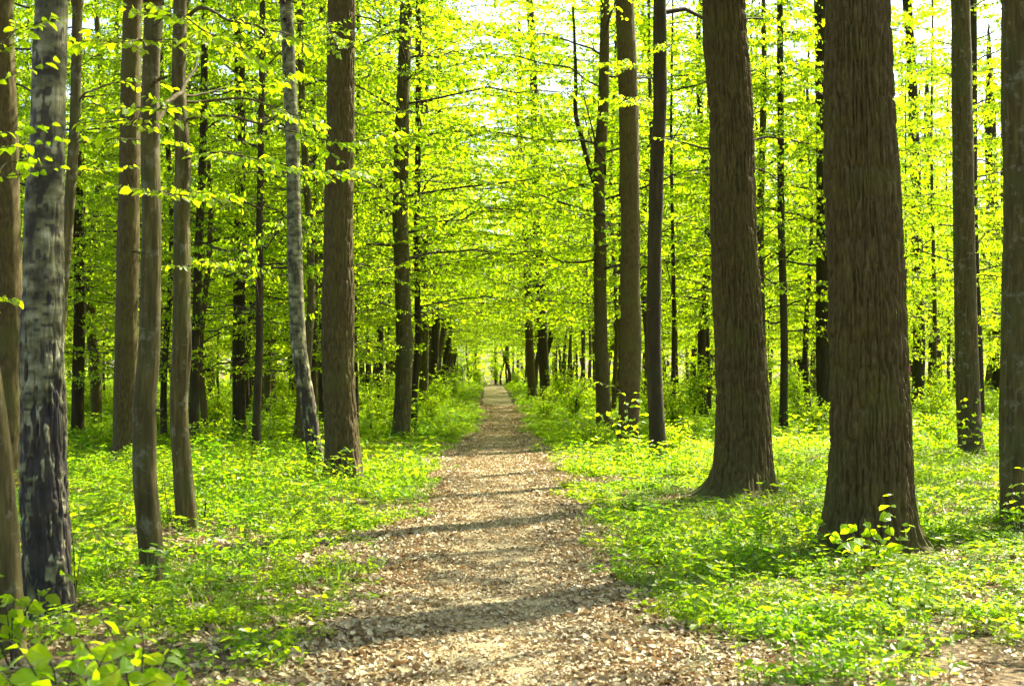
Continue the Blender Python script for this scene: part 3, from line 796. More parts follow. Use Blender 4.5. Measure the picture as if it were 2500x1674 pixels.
# path-side trees
branch('path_l3', [(1020, 600, 0), (1060, 565, -.3), (1110, 530, -.6), (1147, 504, -.9), (1212, 450, -1.2)], .035, .008, dict(L1, start=.45, step=.12, twig=.9, leafL=.085), mat=M_DARK, seed=22)
branch('path_l3', [(1022, 615, 0), (1050, 590, 0), (1120, 570, -.2), (1190, 575, -.4)], .018, .005, dict(L1, start=.4, step=.12, twig=.8, leafL=.085), mat=M_DARK, seed=23)
branch('path_l2', [(980, 600, 0), (940, 585, .3), (900, 570, .5), (868, 568, .6)], .022, .006, dict(L1, start=.5, step=.12, twig=.6, leafL=.085), seed=24)
branch('path_l2', [(985, 330, 0), (1040, 330, -2.), (1120, 300, -3.), (1180, 310, -3.5)], .03, .006, dict(L1, start=.2, step=.10, twig=.9, leafL=.085), seed=25)
branch('path_l2', [(984, 200, 0), (1040, 170, -2.), (1120, 160, -3.), (1220, 130, -3.5)], .03, .006, dict(L1, start=.2, step=.10, twig=.9, leafL=.085), seed=26)
branch('oak_path_l', [(835, 130, 0), (870, 110, -.8), (940, 80, -1.5), (1040, 60, -2.)], .02, .005, dict(L1, start=.3, step=.10, twig=.7), seed=27)
branch('oak_path_l', [(836, 60, 0), (800, 60, -1.0), (820, 100, -1.6), (800, 130, -1.8)], .012, .004, dict(L1, start=.3, step=.08, twig=.4), seed=28)
branch('fork_r', [(1459, 470, 0), (1443, 420, 0), (1420, 330, .1), (1407, 271, .1), (1410, 150, .2), (1404, 20, .3)], .075, .028, None, mat=M_DARK, seed=29, label='thin rising side stem of the fork')
branch('fork_r', [(1462, 380, 0), (1448, 330, -.3), (1425, 240, -.3), (1418, 190, -.3)], .03, .008, dict(L1, start=.5, step=.2, twig=.5), mat=M_DARK, seed=30)
branch('fork_r', [(1470, 300, 0), (1510, 270, -1.5), (1560, 262, -2.0)], .02, .005, dict(L1, start=.2, step=.09, twig=.7, leafL=.085), seed=31)
branch('straight_r', [(1530, 170, 0), (1550, 160, -1.), (1520, 150, -1.6), (1490, 150, -2.0)], .02, .005, dict(L1, start=.3, step=.08, twig=.6, leafL=.085), seed=32)
branch('straight_r', [(1534, 250, 0), (1560, 240, -1.), (1545, 250, -1.8), (1500, 240, -2.2)], .02, .005, dict(L1, start=.3, step=.08, twig=.6, leafL=.085), seed=33)
branch('crook_r', [(1609, 120, 0), (1640, 110, -1.), (1600, 110, -1.6)], .016, .004, dict(L1, start=.3, step=.1, twig=.5), seed=34)
branch('oak_r1', [(1798, 360, 0), (1870, 345, .6), (1930, 358, .9), (1995, 368, 1.2)], .022, .006, dict(L1, start=.6, step=.22, twig=.5), mat=M_DARK, seed=35)
branch('oak_r1', [(1800, 410, 0), (1860, 415, .6), (1895, 435, .8)], .018, .006, None, mat=M_DARK, seed=36)
branch('oak_r1', [(1786, 350, 0), (1720, 360, .5), (1650, 338, .9), (1600, 330, 1.0)], .02, .005, dict(L1, start=.5, step=.2, twig=.5), mat=M_DARK, seed=37)
branch('sapling_r', [(1910, 440, 0), (1935, 415, -.3), (1970, 420, -.5)], .018, .005, dict(L1, start=.3, step=.12, twig=.7, leafL=.085), mat=M_DARK, seed=38)
branch('sapling_r', [(1908, 510, 0), (1870, 500, -.3), (1840, 480, -.5)], .018, .005, dict(L1, start=.3, step=.12, twig=.7, leafL=.085), mat=M_DARK, seed=39)
branch('sapling_r', [(1911, 640, 0), (1960, 600, -.4), (2000, 620, -.6)], .018, .005, dict(L1, start=.3, step=.12, twig=.7, leafL=.085), mat=M_DARK, seed=40)
branch('smooth_r', [(2345, 30, 0), (2370, 20, .2), (2400, 5, .3), (2440, -20, .5)], .02, .008, None, seed=41)
branch('smooth_r', [(2348, 520, 0), (2310, 505, .4), (2260, 500, .7), (2200, 515, .9)], .014, .004, dict(L1, start=.5, step=.15, twig=.5), seed=42)
branch('smooth_r', [(2344, 130, 0), (2300, 100, .4), (2240, 110, .7)], .014, .004, dict(L1, start=.3, step=.15, twig=.6), seed=43)

for i, a in enumerate((('slim_a', 366, 620, -40, -8, .012), ('slim_a', 356, 1010, 42, -14, .012), ('slim_b', 451, 700, 34, -10, .010), ('path_l2', 980, 500, 30, -10, .02),
                       ('crook_r', 1603, 420, 30, -8, .018), ('crook_r', 1597, 760, -28, -10, .016), ('smooth_r', 2352, 620, -40, -6, .014), ('fork_r', 1465, 660, 30, -12, .018),
                       ('path_r1', 1313, 620, -16, -8, .03), ('thin_e', 632, 700, 16, -6, .01), ('dark_d', 584, 620, 22, -8, .02), ('edge_r', 2500, 500, -58, -20, .014))):
    stub(*a, seed=600 + i)

# ------------------------------------------------------------------ trees of the wood further back
TRUNK = []
for k in range(7):
    rg = np.random.default_rng(700 + k)
    H = 18.
    zs = np.concatenate([np.arange(-.3, 8, .22), np.linspace(8, H, 12)])
    amp = rg.uniform(.05, .30)
    cx = amp * np.sin(zs * rg.uniform(.3, .7) + rg.uniform(0, 6)) * np.clip(zs, 0, 3) / 3
    cy = amp * np.sin(zs * rg.uniform(.3, .6) + rg.uniform(0, 6)) * np.clip(zs, 0, 3) / 3
    rs = .15 * (1 - .72 * np.clip(zs / H, 0, 1))
    for mat in (M_DARK, M_SMOOTH, M_OAK):
        TRUNK.append(trunk_mesh('trunk', zs, cx, cy, rs, mat, 14, .006, .06, 4.5, .35, .3, 4, 700 + k))


def back_tree(x, y, r, kind, rg, name, label, group, sxy=1., sz=1.):
    root = link(name, None, loc=(x, y, float(gz(x, y))))
    root.rotation_euler = (0, 0, rg.uniform(0, 6.28))
    root.empty_display_size = .3
    tag(root, label, 'tree', group)
    t = link('trunk', TRUNK[rg.integers(0, len(TRUNK))], root)
    Hc = {'under': 9.5, 'mid': 16.5, 'far': 16.5, 'arch': 11., 'roof': 17.}[kind]
    t.scale = (r / .15, r / .15, Hc * sz / 18. * 1.02)
    c = link('crown', CROWN[kind, rg.integers(0, {'under': 3, 'mid': 4, 'far': 3, 'arch': 2, 'roof': 2}[kind])], root)
    c.scale = (sxy, sxy, sz)
    c.rotation_euler = (rg.normal(0, .03), rg.normal(0, .03), rg.uniform(0, 6.28))
    return root


rg = np.random.default_rng(5)
placed = [(T['p'][0], T['d']) for T in TREES.values()]


def clear(x, y, dmin):
    return all((x - a) ** 2 + (y - b) ** 2 > dmin ** 2 for a, b in placed)


# the two rows that line the path
y = 43.
while y < 112:
    for s in (-1, 1):
        if s > 0 and y < 78: continue
        if s < 0 and y < 70: continue
        xx = float(path_x(y)) + s * (2.55 if s > 0 else 3.1) + rg.uniform(-.25, .25)
        yy = y + rg.uniform(-1, 1)
        if clear(xx, yy, 2.0):
            placed.append((xx, yy))
            back_tree(xx, yy, rg.uniform(.13, .20), 'mid', rg, 'oak_tree',
                      'dark trunk in the far row lining the %s edge of the path' % ('right' if s > 0 else 'left'),
                      'trees of the far row lining the %s path edge' % ('right' if s > 0 else 'left'), sxy=rg.uniform(.9, 1.15))
    y += 4.2 if y > 78 else 6

# young trees whose branches meet above the path
y = 37.
while y < 110:
    for s in (-1, 1):
        xx = float(path_x(y)) + s * rg.uniform(3.6, 5.0)
        yy = y + rg.uniform(-1.5, 1.5)
        if clear(xx, yy, 1.2):
            placed.append((xx, yy))
            sd = 'right' if s > 0 else 'left'
            back_tree(xx, yy, rg.uniform(.05, .09), 'arch', rg, 'beech_tree', 'thin young beech whose branches arch over the path from the %s' % sd,
                      'young beeches arching over the path from the %s' % sd, sxy=rg.uniform(.9, 1.2), sz=rg.uniform(.9, 1.25) * (1 - .35 * float(sstep(60, 100, y))))
    y += 5.5

for i, (dx, yy) in enumerate(((-4.0, 38), (4.2, 40.5), (-3.9, 45), (3.8, 48.5), (-4.2, 52.5), (4.0, 56.5), (-4.3, 61), (4.4, 65), (-4.6, 70), (4.6, 75), (-4.6, 80), (4.6, 86))):
    xx = float(path_x(yy)) + dx
    placed.append((xx, yy))
    sd = 'right' if dx > 0 else 'left'
    back_tree(xx, yy, .085, 'roof', rg, 'beech_tree', 'tall slender beech set back from the path whose crown roofs it from the %s' % sd,
              'tall beeches roofing the path from the %s' % sd, sxy=1.2, sz=rg.uniform(.95, 1.15))

n_back = 0
MIDDLE = []
for trial in range(6000):
    if n_back >= 222: break
    y = 27 + 88 * rg.uniform(0, 1) ** 1.3
    half = .37 * y + 3
    x = rg.uniform(-half, half)
    off = x - float(path_x(y))
    if abs(off) < 3.4 + .01 * y: continue
    # keep the middle distance right of the path open, as in the photo
    dmin = 1.3 if y < 60 else 2.2
    if not clear(x, y, dmin): continue
    if y < 34 and x > 0: continue
    if y < 44 and (x > 0 and rg.uniform() < .5): continue
    placed.append((x, y))
    u = rg.uniform()
    side = 'left' if off < 0 else 'right'
    if y > 72:
        kind = 'far'; r = rg.uniform(.09, .24)
    elif u < .50:
        kind = 'under'; r = rg.uniform(.05, .11)
    else:
        kind = 'mid'; r = rg.uniform(.07, .17)
    lab = {'far': 'tree far back in the wood %s of the path' % side,
           'under': 'slender young tree in the crowded middle distance %s of the path' % side,
           'mid': 'tree of medium girth in the crowded middle distance %s of the path' % side}[kind]
    bt = back_tree(x, y, r, kind, rg, 'beech_tree', lab, lab.replace('tree', 'trees', 1), sxy=rg.uniform(.65, 1.15) * (.82 if y < 72 else 1.), sz=rg.uniform(.85, 1.2))
    n_back += 1
    if kind != 'far': MIDDLE.append((bt, x, y, kind))

# name each tree of the middle distance by the gap in which it is seen
SHORT = {'birch_big': 'the big birch', 'brown_a': 'the straight brown trunk', 'slim_a': 'the crooked slim trunk', 'slim_b': 'the S-bent trunk',
         'birch_lean': 'the leaning birch', 'oak_path_l': 'the left path-side oak', 'path_l2': 'the second path-side trunk', 'fork_r': 'the forked trunk', 'straight_r': 'the sapling-footed trunk',
         'crook_r': 'the crooked dark trunk', 'oak_r1': 'the root-flared oak', 'oak_r2': 'the biggest oak', 'smooth_r': 'the smooth far right trunk', 'edge_r': 'the right edge trunk'}
marks = sorted((TREES[k]['p'][0] / TREES[k]['d'], v) for k, v in SHORT.items())
marks = [(-9, 'the left frame edge')] + marks + [(9, 'the right frame edge')]
gaps = {}
for o_, x_, y_, kind_ in MIDDLE:
    q = x_ / y_
    i = max(j for j in range(len(marks)) if marks[j][0] <= q)
    gaps.setdefault((i, kind_, x_ - float(path_x(y_)) < 0), []).append((q, o_))
ORD = ['first', 'second', 'third', 'fourth', 'fifth', 'sixth', 'seventh', 'eighth', 'ninth', 'tenth', 'eleventh', 'twelfth', 'thirteenth', 'fourteenth']
for (i, kind_, _l), lst in gaps.items():
    lst.sort(key=lambda t: t[0])
    nm = 'slender young tree' if kind_ == 'under' else 'medium tree'
    for j, (q, o_) in enumerate(lst):
        w = (ORD[j] + ' ') if len(lst) > 1 else ''
        sd = ''
        if marks[i][1].startswith('the second path') : sd = ' left of the path,' if _l else ' right of the path,'
        o_['label'] = (w + nm + sd + ' behind, between ' + marks[i][1] + ' and ' + marks[i + 1][1]).replace('path, behind', 'path')

for i in range(14):
    x_, y_ = rg.uniform(-8, 6), rg.uniform(110, 124)
    back_tree(x_, y_, rg.uniform(.07, .14), 'arch', rg, 'beech_tree', 'thin tree beyond the far end of the path, closing the leafy tunnel', 'thin trees beyond the far end of the path', sxy=rg.uniform(.7, 1.0), sz=rg.uniform(.5, .9))

# unseen trees added on the sunny side to dapple floor and path with shadow
for x, y, kind, s, r_ in ((12.5, 26, 'mid', .8, .14), (15.5, 31, 'mid', 1.0, .16), (9.8, 10.0, 'roof', .4, .12), (16, 15, 'mid', .9, .16), (6.9, 15.4, 'roof', .28, .10), (8.0, 18.2, 'roof', .3, .08),
                          (9.4, 20.9, 'roof', .3, .10), (11.2, 22.6, 'roof', .35, .12), (6.3, 13.6, 'roof', .2, .05), (7.5, 16.9, 'roof', .22, .06), (8.9, 19.7, 'roof', .22, .06), (7.0, 12.4, 'roof', .22, .07)):
    side = 'right' if x > 0 else 'left'
    lab = 'tree standing just outside the picture on the %s' % side
    back_tree(x, y, r_, kind, rg, 'beech_tree', lab, 'unseen trees added outside the picture to cast shadow', sxy=s, sz=1.1)

# far wood that closes the view: one mass
g = Geo(); rg = np.random.default_rng(77)
nt = 260
tx = rg.uniform(-75, 75, nt); ty = rg.uniform(118, 165, nt)
A = np.stack([tx, ty, np.full(nt, -.2)], -1); B = A + np.stack([rg.normal(0, .5, nt), rg.normal(0, .5, nt), rg.uniform(14, 20, nt)], -1)
g.tubes2(A, B, rg.uniform(.12, .25, nt), .05)
nl = 110000
P = np.stack([rg.uniform(-78, 78, nl), rg.uniform(116, 168, nl), -.1 + 19 * rg.uniform(0, 1, nl) ** 1.1], -1)
clump = vnoise(P[:, 0] * .45, P[:, 2] * .6 + P[:, 1] * .3, 5)
P = P[clump > .33]; nl = len(P)
g.leaves(P, np.stack([rg.normal(0, 1, nl), rg.normal(0, 1, nl), rg.normal(-.2, .3, nl)], -1), np.array([0, 0, 1.]) + rg.normal(0, .45, (nl, 3)),
         rg.uniform(.3, .6, nl), rg.uniform(.12, .22, nl), rg.uniform(.2, .9, nl), 'lo')
dw = link('distant_woods', g.mesh('distant_woods', M_LEAF, M_DARK))
tag(dw, 'mass of far trees closing the view beyond the end of the path', 'woods', kind='stuff')


# ------------------------------------------------------------------ ground cover, grass and litter (geometry-node scatter)
def clump_forb(seed, n, rad, hmin, hmax, leafL, nl=4, shape='mid'):
    rg = np.random.default_rng(seed); g = Geo()
    a = rg.uniform(0, 6.28, n); r = rad * np.sqrt(rg.uniform(0, 1, n))
    h = rg.uniform(hmin, hmax, n)
    A = np.stack([r * np.cos(a), r * np.sin(a), np.full(n, -.02)], -1)
    lean = rg.normal(0, .25, (n, 2)) * h[:, None]
    B = A + np.stack([lean[:, 0], lean[:, 1], h + .02], -1)
    g.tubes2(A, B, .0025, .0015)
    for lev in (1.0, .62):
        ph = rg.uniform(0, 6.28, n)
        Q = A + (B - A) * lev
        for k in range(nl):
            an = ph + k * 6.283 / nl + rg.normal(0, .25, n)
            el = rg.uniform(-.15, .75, n)
            d = np.stack([np.cos(an) * np.cos(el), np.sin(an) * np.cos(el), np.sin(el)], -1)
            nn = np.array([0, 0, 1.]) + rg.normal(0, .3, (n, 3))
            L = leafL * rg.uniform(.6, 1.3, n) * (1.0 if lev == 1.0 else .9)
            keep = rg.uniform(0, 1, n) < (.95 if lev == 1 else .6)
            g.leaves(Q[keep] + d[keep] * .008, d[keep], nn[keep], L[keep], L[keep] * .36, np.clip(rg.normal(.5, .25, keep.sum()), 0, 1), shape, .1, .15)
    return g.mesh('forb_clump', M_FORB, M_GRASS)


def clump_grass(seed, n=26, rad=.10, h=.2):
    rg = np.random.default_rng(seed)
    V, Fq, T = [], [], []
    for i in range(n):
        a, r = rg.uniform(0, 6.28), rad * math.sqrt(rg.uniform())
        p = np.array([r * math.cos(a), r * math.sin(a), -.02]); hh = h * rg.uniform(.5, 1.2)
        az = rg.uniform(0, 6.28); d = np.array([math.cos(az), math.sin(az), 0]); s = np.array([-d[1], d[0], 0]) * rg.uniform(.002, .0045)
        b = len(V)
        for k, t in enumerate((0, .4, .75, 1.)):
            c = p + np.array([0, 0, hh * (t - .25 * t * t)]) + d * hh * .55 * t * t
            w = (1, .9, .6, .1)[k]
            V += [c - s * w, c + s * w]; T += [rg.uniform()] * 2
        for k in range(3):
            Fq.append((b + 2 * k, b + 2 * k + 1, b + 2 * k + 3, b + 2 * k + 2))
    return mk_mesh('grass_tuft', np.array(V), [np.array(Fq)], [M_GRASS], attrs={'tint': T})


def clump_litter(seed, n=44, rad=.22, zmax=.030):
    rg = np.random.default_rng(seed)
    V, Fq, T = [], [], []
    gu = np.linspace(0, 1, 5)
    wid = np.array([.12, .8, 1., .72, .06])
    for i in range(n):
        L = .022 + .055 * rg.uniform() ** 1.6; W = L * rg.uniform(.18, .38)
        a, r = rg.uniform(0, 6.28), rad * math.sqrt(rg.uniform())
        c = np.array([r * math.cos(a), r * math.sin(a), rg.uniform(.002, zmax)])
        az = rg.uniform(0, 6.28); tilt = rg.normal(0, .35); roll = rg.normal(0, .45)
        curl, cup = rg.normal(.1, .35), rg.normal(.25, .35)
        R = np.array(Matrix.Rotation(az, 3, 'Z') @ Matrix.Rotation(tilt, 3, 'Y') @ Matrix.Rotation(roll, 3, 'X'))
        b = len(V); t = rg.uniform()
        wob = rg.normal(0, .05, 15)
        q = 0
        for k, u in enumerate(gu):
            for s in (-1, 0, 1):
                x = (u - .5) * L; yv = s * W * wid[k] * (1 + wob[q]); z = curl * L * (u - .5) ** 2 * 2 + cup * W * abs(s) * wid[k] + wob[q] * L * .4
                V.append(c + R @ np.array([x, yv, z])); T.append(t); q += 1
        for k in range(4):
            for s in range(2):
                f = b + 3 * k + s
                Fq.append((f, f + 1, f + 4, f + 3))
    V = np.array(V); 
    return mk_mesh('litter_patch', V, [np.array(Fq)], [M_DRY], attrs={'tint': T})


def scatter(name, pts, rot, scl, protos):
    """one object: points carrying rotation and scale, instancing prototype clumps by geometry nodes"""
    n = len(pts)
    me = bpy.data.meshes.new(name)
    me.vertices.add(n); me.vertices.foreach_set('co', np.asarray(pts, np.float32).ravel())
    a = me.attributes.new('rot', 'FLOAT_VECTOR', 'POINT'); a.data.foreach_set('vector', np.asarray(rot, np.float32).ravel())
    a = me.attributes.new('scl', 'FLOAT_VECTOR', 'POINT'); a.data.foreach_set('vector', np.asarray(scl, np.float32).ravel())
    a = me.attributes.new('pick', 'INT', 'POINT'); a.data.foreach_set('value', RNG.integers(0, len(protos), n).astype(np.int32))
    me.update()
    o = link(name, me)
    ng = bpy.data.node_groups.new(name + '_scatter', 'GeometryNodeTree')
    ng.interface.new_socket('Geometry', in_out='INPUT', socket_type='NodeSocketGeometry')
    ng.interface.new_socket('Geometry', in_out='OUTPUT', socket_type='NodeSocketGeometry')
    N, L = ng.nodes, ng.links
    gi = N.new('NodeGroupInput'); go = N.new('NodeGroupOutput')
    iop = N.new('GeometryNodeInstanceOnPoints')
    jn = N.new('GeometryNodeJoinGeometry')
    for m in protos:
        po = bpy.data.objects.new(m.name, m)
        oi = N.new('GeometryNodeObjectInfo'); oi.inputs['Object'].default_value = po
        oi.inputs['As Instance'].default_value = True
        L.new(oi.outputs['Geometry'], jn.inputs[0])
    def attr(nm, t):
        q = N.new('GeometryNodeInputNamedAttribute'); q.data_type = t; q.inputs['Name'].default_value = nm
        return q.outputs['Attribute']
    L.new(gi.outputs[0], iop.inputs['Points']); L.new(jn.outputs[0], iop.inputs['Instance'])
    iop.inputs['Pick Instance'].default_value = True
    L.new(attr('pick', 'INT'), iop.inputs['Instance Index'])
    e2r = N.new('FunctionNodeEulerToRotation')
    L.new(attr('rot', 'FLOAT_VECTOR'), e2r.inputs[0]); L.new(e2r.outputs[0], iop.inputs['Rotation'])
    L.new(attr('scl', 'FLOAT_VECTOR'), iop.inputs['Scale'])
    L.new(iop.outputs[0], go.inputs[0])
    md = o.modifiers.new('scatter', 'NODES'); md.node_group = ng
    return o


def scatter_points(rg, n, y0, y1, xr=.385, xpad=1.0, power=1.0):
    u = rg.uniform(0, 1, n)
    y = np.sqrt(y0 ** 2 + (y1 ** 2 - y0 ** 2) * u ** power)
    x = rg.uniform(-1, 1, n) * (xr * y + xpad)
    return x, y


rg = np.random.default_rng(21)
trunks = np.array([[T['p'][0], T['d'], T['rs'][5] * 1.25] for T in TREES.values()])


def off_trunks(x, y, pad=.03):
    d = np.sqrt((x[:, None] - trunks[None, :, 0]) ** 2 + (y[:, None] - trunks[None, :, 1]) ** 2)
    return (d > trunks[None, :, 2] + pad).all(1)


def green_mask(x, y, rg):
    d = np.abs(x - path_x(y)) - path_w(y)
    wob = .55 * (fbm(x * .8 + 40, y * .8, 51, 3) - .5)
    edge_ = sstep(-.02, .40, d + wob - .10 * (1 - sstep(8, 13, y)) * (x > 0) - .02)
    bare = 1 - .40 * sstep(1.4, .3, np.hypot((x - 1.7) / 1.1, (y - 7.3) / 1.0)) - .2 * sstep(1.3, .3, np.hypot((x + 2.0) / 1.2, (y - 9.0) / 2.0))
    patch = bare * sstep(.33, .53, fbm(x * .55, y * .55, 61, 3) + .16 * sstep(12, 26, y))
    return rg.uniform(0, 1, len(x)) < edge_ * (.10 + .90 * patch)


protos_f = [clump_forb(31 + k, 34, .24, .03, .11, .032) for k in range(4)] + [clump_forb(41, 10, .22, .08, .22, .05), clump_forb(42, 22, .25, .05, .15, .04), clump_forb(43, 7, .2, .14, .32, .055), clump_forb(44, 5, .16, .18, .42, .06, 3), clump_forb(45, 40, .22, .02, .07, .022)]
XS, YS, SCv = [], [], []
for n, y0, y1, s0, s1 in ((6600, 3.2, 24, .70, 1.15), (12500, 24, 55, .9, 1.45), (8500, 55, 118, 1.4, 2.2)):
    x, y = scatter_points(rg, n, y0, y1)
    k = green_mask(x, y, rg) & off_trunks(x, y, .17)
    XS.append(x[k]); YS.append(y[k]); SCv.append(rg.uniform(s0, s1, k.sum()))
x = np.concatenate(XS); y = np.concatenate(YS); s = np.concatenate(SCv)
hgt = s * (.40 + 1.0 * vnoise(x * .6, y * .6, 71) ** 1.5)
o = scatter('ground_cover', np.stack([x, y, gz(x, y)], -1), np.stack([rg.normal(0, .08, len(x)), rg.normal(0, .08, len(x)), rg.uniform(0, 6.28, len(x))], -1),
            np.stack([s, s, hgt], -1), protos_f)
tag(o, 'carpet of small bright green woodland plants on both sides of the path', 'ground cover', kind='stuff')

protos_g = [clump_grass(81 + k, 26, .10, .19) for k in range(3)]
x, y = scatter_points(rg, 5200, 3.5, 50)
k = green_mask(x, y, rg) & (vnoise(x * .6 + 9, y * .6, 91) > .5) & off_trunks(x, y)
x, y = x[k], y[k]; s = rg.uniform(.7, 1.5, len(x))
o = scatter('grass', np.stack([x, y, gz(x, y)], -1), np.stack([np.zeros(len(x)), np.zeros(len(x)), rg.uniform(0, 6.28, len(x))], -1), np.stack([s, s, s], -1), protos_g)
tag(o, 'thin tufts of fresh grass growing among the low woodland plants', 'grass', kind='stuff')

protos_l = [clump_litter(95 + k) for k in range(5)]
# on the path and its shoulders
n = 13000
y = 3.5 + (62 - 3.5) * rg.uniform(0, 1, n) ** 1.7
x = path_x(y) + rg.normal(0, .60, n) * (path_w(y) + .12 * (1 - sstep(10, 18, y)))
side = np.abs(x - path_x(y)) / path_w(y)
keep = (rg.uniform(0, 1, n) < np.where(side < .5, .30, 1.0)) & (side < 1.75) & off_trunks(x, y)
xa, ya = x[keep], y[keep]
xb, yb = scatter_points(rg, 7500, 3.2, 30)
kb = off_trunks(xb, yb); xb, yb = xb[kb], yb[kb]
x = np.concatenate([xa, xb]); y = np.concatenate([ya, yb]); sdv = np.abs(x - path_x(y)) / path_w(y)
s = np.where(sdv < .62 + .25 * (vnoise(x * 2, y * .7, 8) - .5), rg.uniform(.42, .72, len(x)), rg.uniform(.62, 1.05, len(x)))
o = scatter('leaf_litter', np.stack([x, y, gz(x, y) + .012], -1), np.stack([rg.normal(0, .05, len(x)), rg.normal(0, .05, len(x)), rg.uniform(0, 6.28, len(x))], -1),
            np.stack([s, s, s * rg.uniform(.5, 1.2, len(x))], -1), protos_l)
tag(o, 'pale brown dry leaves littering the path and the floor beside it', 'leaf litter', kind='stuff')


# ------------------------------------------------------------------ shrubs along the way
def shrub_meshes(seed, h, rad, stems, per, leafL=.06):
    rg = np.random.default_rng(seed); gs = Geo(); gl = Geo()
    for i in range(stems):
        a = rg.uniform(0, 6.28); r = rad * rg.uniform(.3, 1.0)
        e = np.array([r * math.cos(a), r * math.sin(a), h * rg.uniform(.55, 1.05)])
        b = np.array([.06 * math.cos(a), .06 * math.sin(a), -.03])
        mid = (b + e) / 2 + np.array([-.15 * e[0], -.15 * e[1], .12 * h])
        line = smooth_line([b, mid, e], 8)
        gs.tube(line, np.linspace(.009, .003, 8), 4)
        spray_like = rg
        n = per
        ts = rg.uniform(.2, 1, n); t0 = np.linspace(0, 1, 8)
        P = np.stack([np.interp(ts, t0, line[:, c]) for c in range(3)], -1)
        d = np.stack([rg.normal(0, 1, n), rg.normal(0, 1, n), rg.normal(0, .25, n)], -1)
        E = P + unit(d) * rg.uniform(.1, .32, (n, 1)) * min(1, h)
        gl.tubes2(P, E, .003, .0015)
        for t in (.4, .7, 1.0):
            Q = P + (E - P) * t
            dd = unit(d) + rg.normal(0, .7, (n, 3)) + np.array([0, 0, -.2])
            L = leafL * rg.uniform(.6, 1.25, n)
            gl.leaves(Q, dd, np.array([0, 0, 1.]) + rg.normal(0, .4, (n, 3)), L, L * .36, np.clip(rg.normal(.55, .22, n), 0, 1), 'mid')
    return gs.mesh('stems', M_LEAF, M_TWIG), gl.mesh('foliage', M_LEAF, M_TWIG)


SHRUB = [shrub_meshes(500, 1.5, .8, 14, 34, .065), shrub_meshes(501, 1.1, .7, 12, 30, .06), shrub_meshes(502, .8, .6, 10, 26, .06), shrub_meshes(503, 1.9, .8, 12, 38, .07)]


def shrub(px, py, k, label, group=None, s=1., dz=1.):
    d = CAM_H * F_PX / (py - HORIZON)
    p = at(px, py, d)
    root = link('shrub', None, loc=(p[0], d, float(gz(p[0], d))))
    root.rotation_euler = (0, 0, px * .37 % 6.28); root.scale = (s, s, s * dz); root.empty_display_size = .3
    tag(root, label, 'shrub', group)
    link('stems', SHRUB[k][0], root); link('foliage', SHRUB[k][1], root)
    return root


shrub(1400, 1030, 0, 'rounded bush at the right path edge left of the forked trunk', s=1.0)
shrub(1375, 1005, 3, 'tall airy bush behind the rounded bush right of the path', s=1.0)
shrub(1345, 992, 1, 'small bush at the foot of the tall curving trunk right of the path', s=.8)
shrub(1650, 1070, 0, 'bush filling the gap between the crooked trunk and the root-flared oak', s=1.0)
shrub(1690, 1030, 3, 'tall bush left of the root-flared huge oak, further back', s=1.0)
shrub(1860, 1040, 1, 'bush right of the root-flared oak beside the slim young tree', s=1.0)
shrub(1955, 1035, 3, 'yellow-green bush between the slim young tree and the biggest oak', s=.9)
shrub(2270, 1060, 0, 'bush right of the biggest oak before the wavy trunk', s=.9)
shrub(2310, 1030, 3, 'tall thin bush left of the smooth far right trunk', s=.9)
shrub(2420, 1040, 1, 'bush right of the smooth far right trunk', s=.9)
shrub(2496, 1290, 2, 'low bush at the foot of the trunk cut by the right frame edge', s=.75)
shrub(1075, 1000, 0, 'bush at the left path edge below the pale grey trunk', s=1.0)
shrub(1050, 1030, 1, 'low bush at the left path edge before the thin black trunk', s=.9)
shrub(1110, 975, 3, 'farther bush at the left path edge', s=.9)
shrub(930, 1040, 1, 'bush between the two big trunks left of the path', s=.9)
shrub(890, 1010, 2, 'small bush behind the big left path-side oak', s=1.2)
shrub(690, 1040, 1, 'bush left of the leaning birch', s=.9)
shrub(620, 1020, 2, 'small bush right of the dark upright trunk left of the path', s=1.1)
shrub(530, 1060, 0, 'bush between the thin straight dark trunk and the dark upright trunk', s=.9)
shrub(505, 1110, 2, 'small bush right of the S-bent slim trunk, further back', s=.9)
shrub(220, 1020, 1, 'bush in the distance right of the big birch', s=1.0)
shrub(385, 1060, 2, 'small bush seen between the crooked and the S-bent slim trunks', s=1.0)
for i, (x, y, k) in enumerate(((-2.6, 111, 0), (-1.2, 112.5, 3), (.2, 111.5, 1), (1.3, 113, 0), (-4.0, 110, 3), (2.6, 110.5, 3))):
    root = link('shrub', None, loc=(x, y, float(gz(x, y)))); root.empty_display_size = .3
    root.rotation_euler = (0, 0, i * 1.3); root.scale = (1.25, 1.25, 1.25)
    tag(root, 'bush closing off the far end of the path', 'shrub', 'bushes at the far end of the path')
    link('stems', SHRUB[k][0], root); link('foliage', SHRUB[k][1], root)
shrub(1445, 1100, 2, 'low leafy bush at the right path edge before the forked trunk', s=.8)
shrub(1330, 1030, 1, 'bush leaning over the right path edge in the distance', s=.9)
shrub(1590, 1045, 0, 'bush behind the gap between the sapling-footed trunk and the crooked dark trunk', s=1.0)
shrub(1640, 1110, 2, 'low bush right of the foot of the crooked dark trunk', s=.8)
shrub(1985, 1075, 1, 'low bush before the dark trunk peeking out behind the biggest oak', s=.9)
shrub(2300, 1090, 2, 'low bush in the gap left of the foot of the smooth far right trunk', s=.9)
shrub(955, 1030, 3, 'tall airy bush left of the second path-side trunk', s=.8)
shrub(480, 1075, 3, 'tall airy bush behind the S-bent trunk', s=.8)
rg = np.random.default_rng(66)
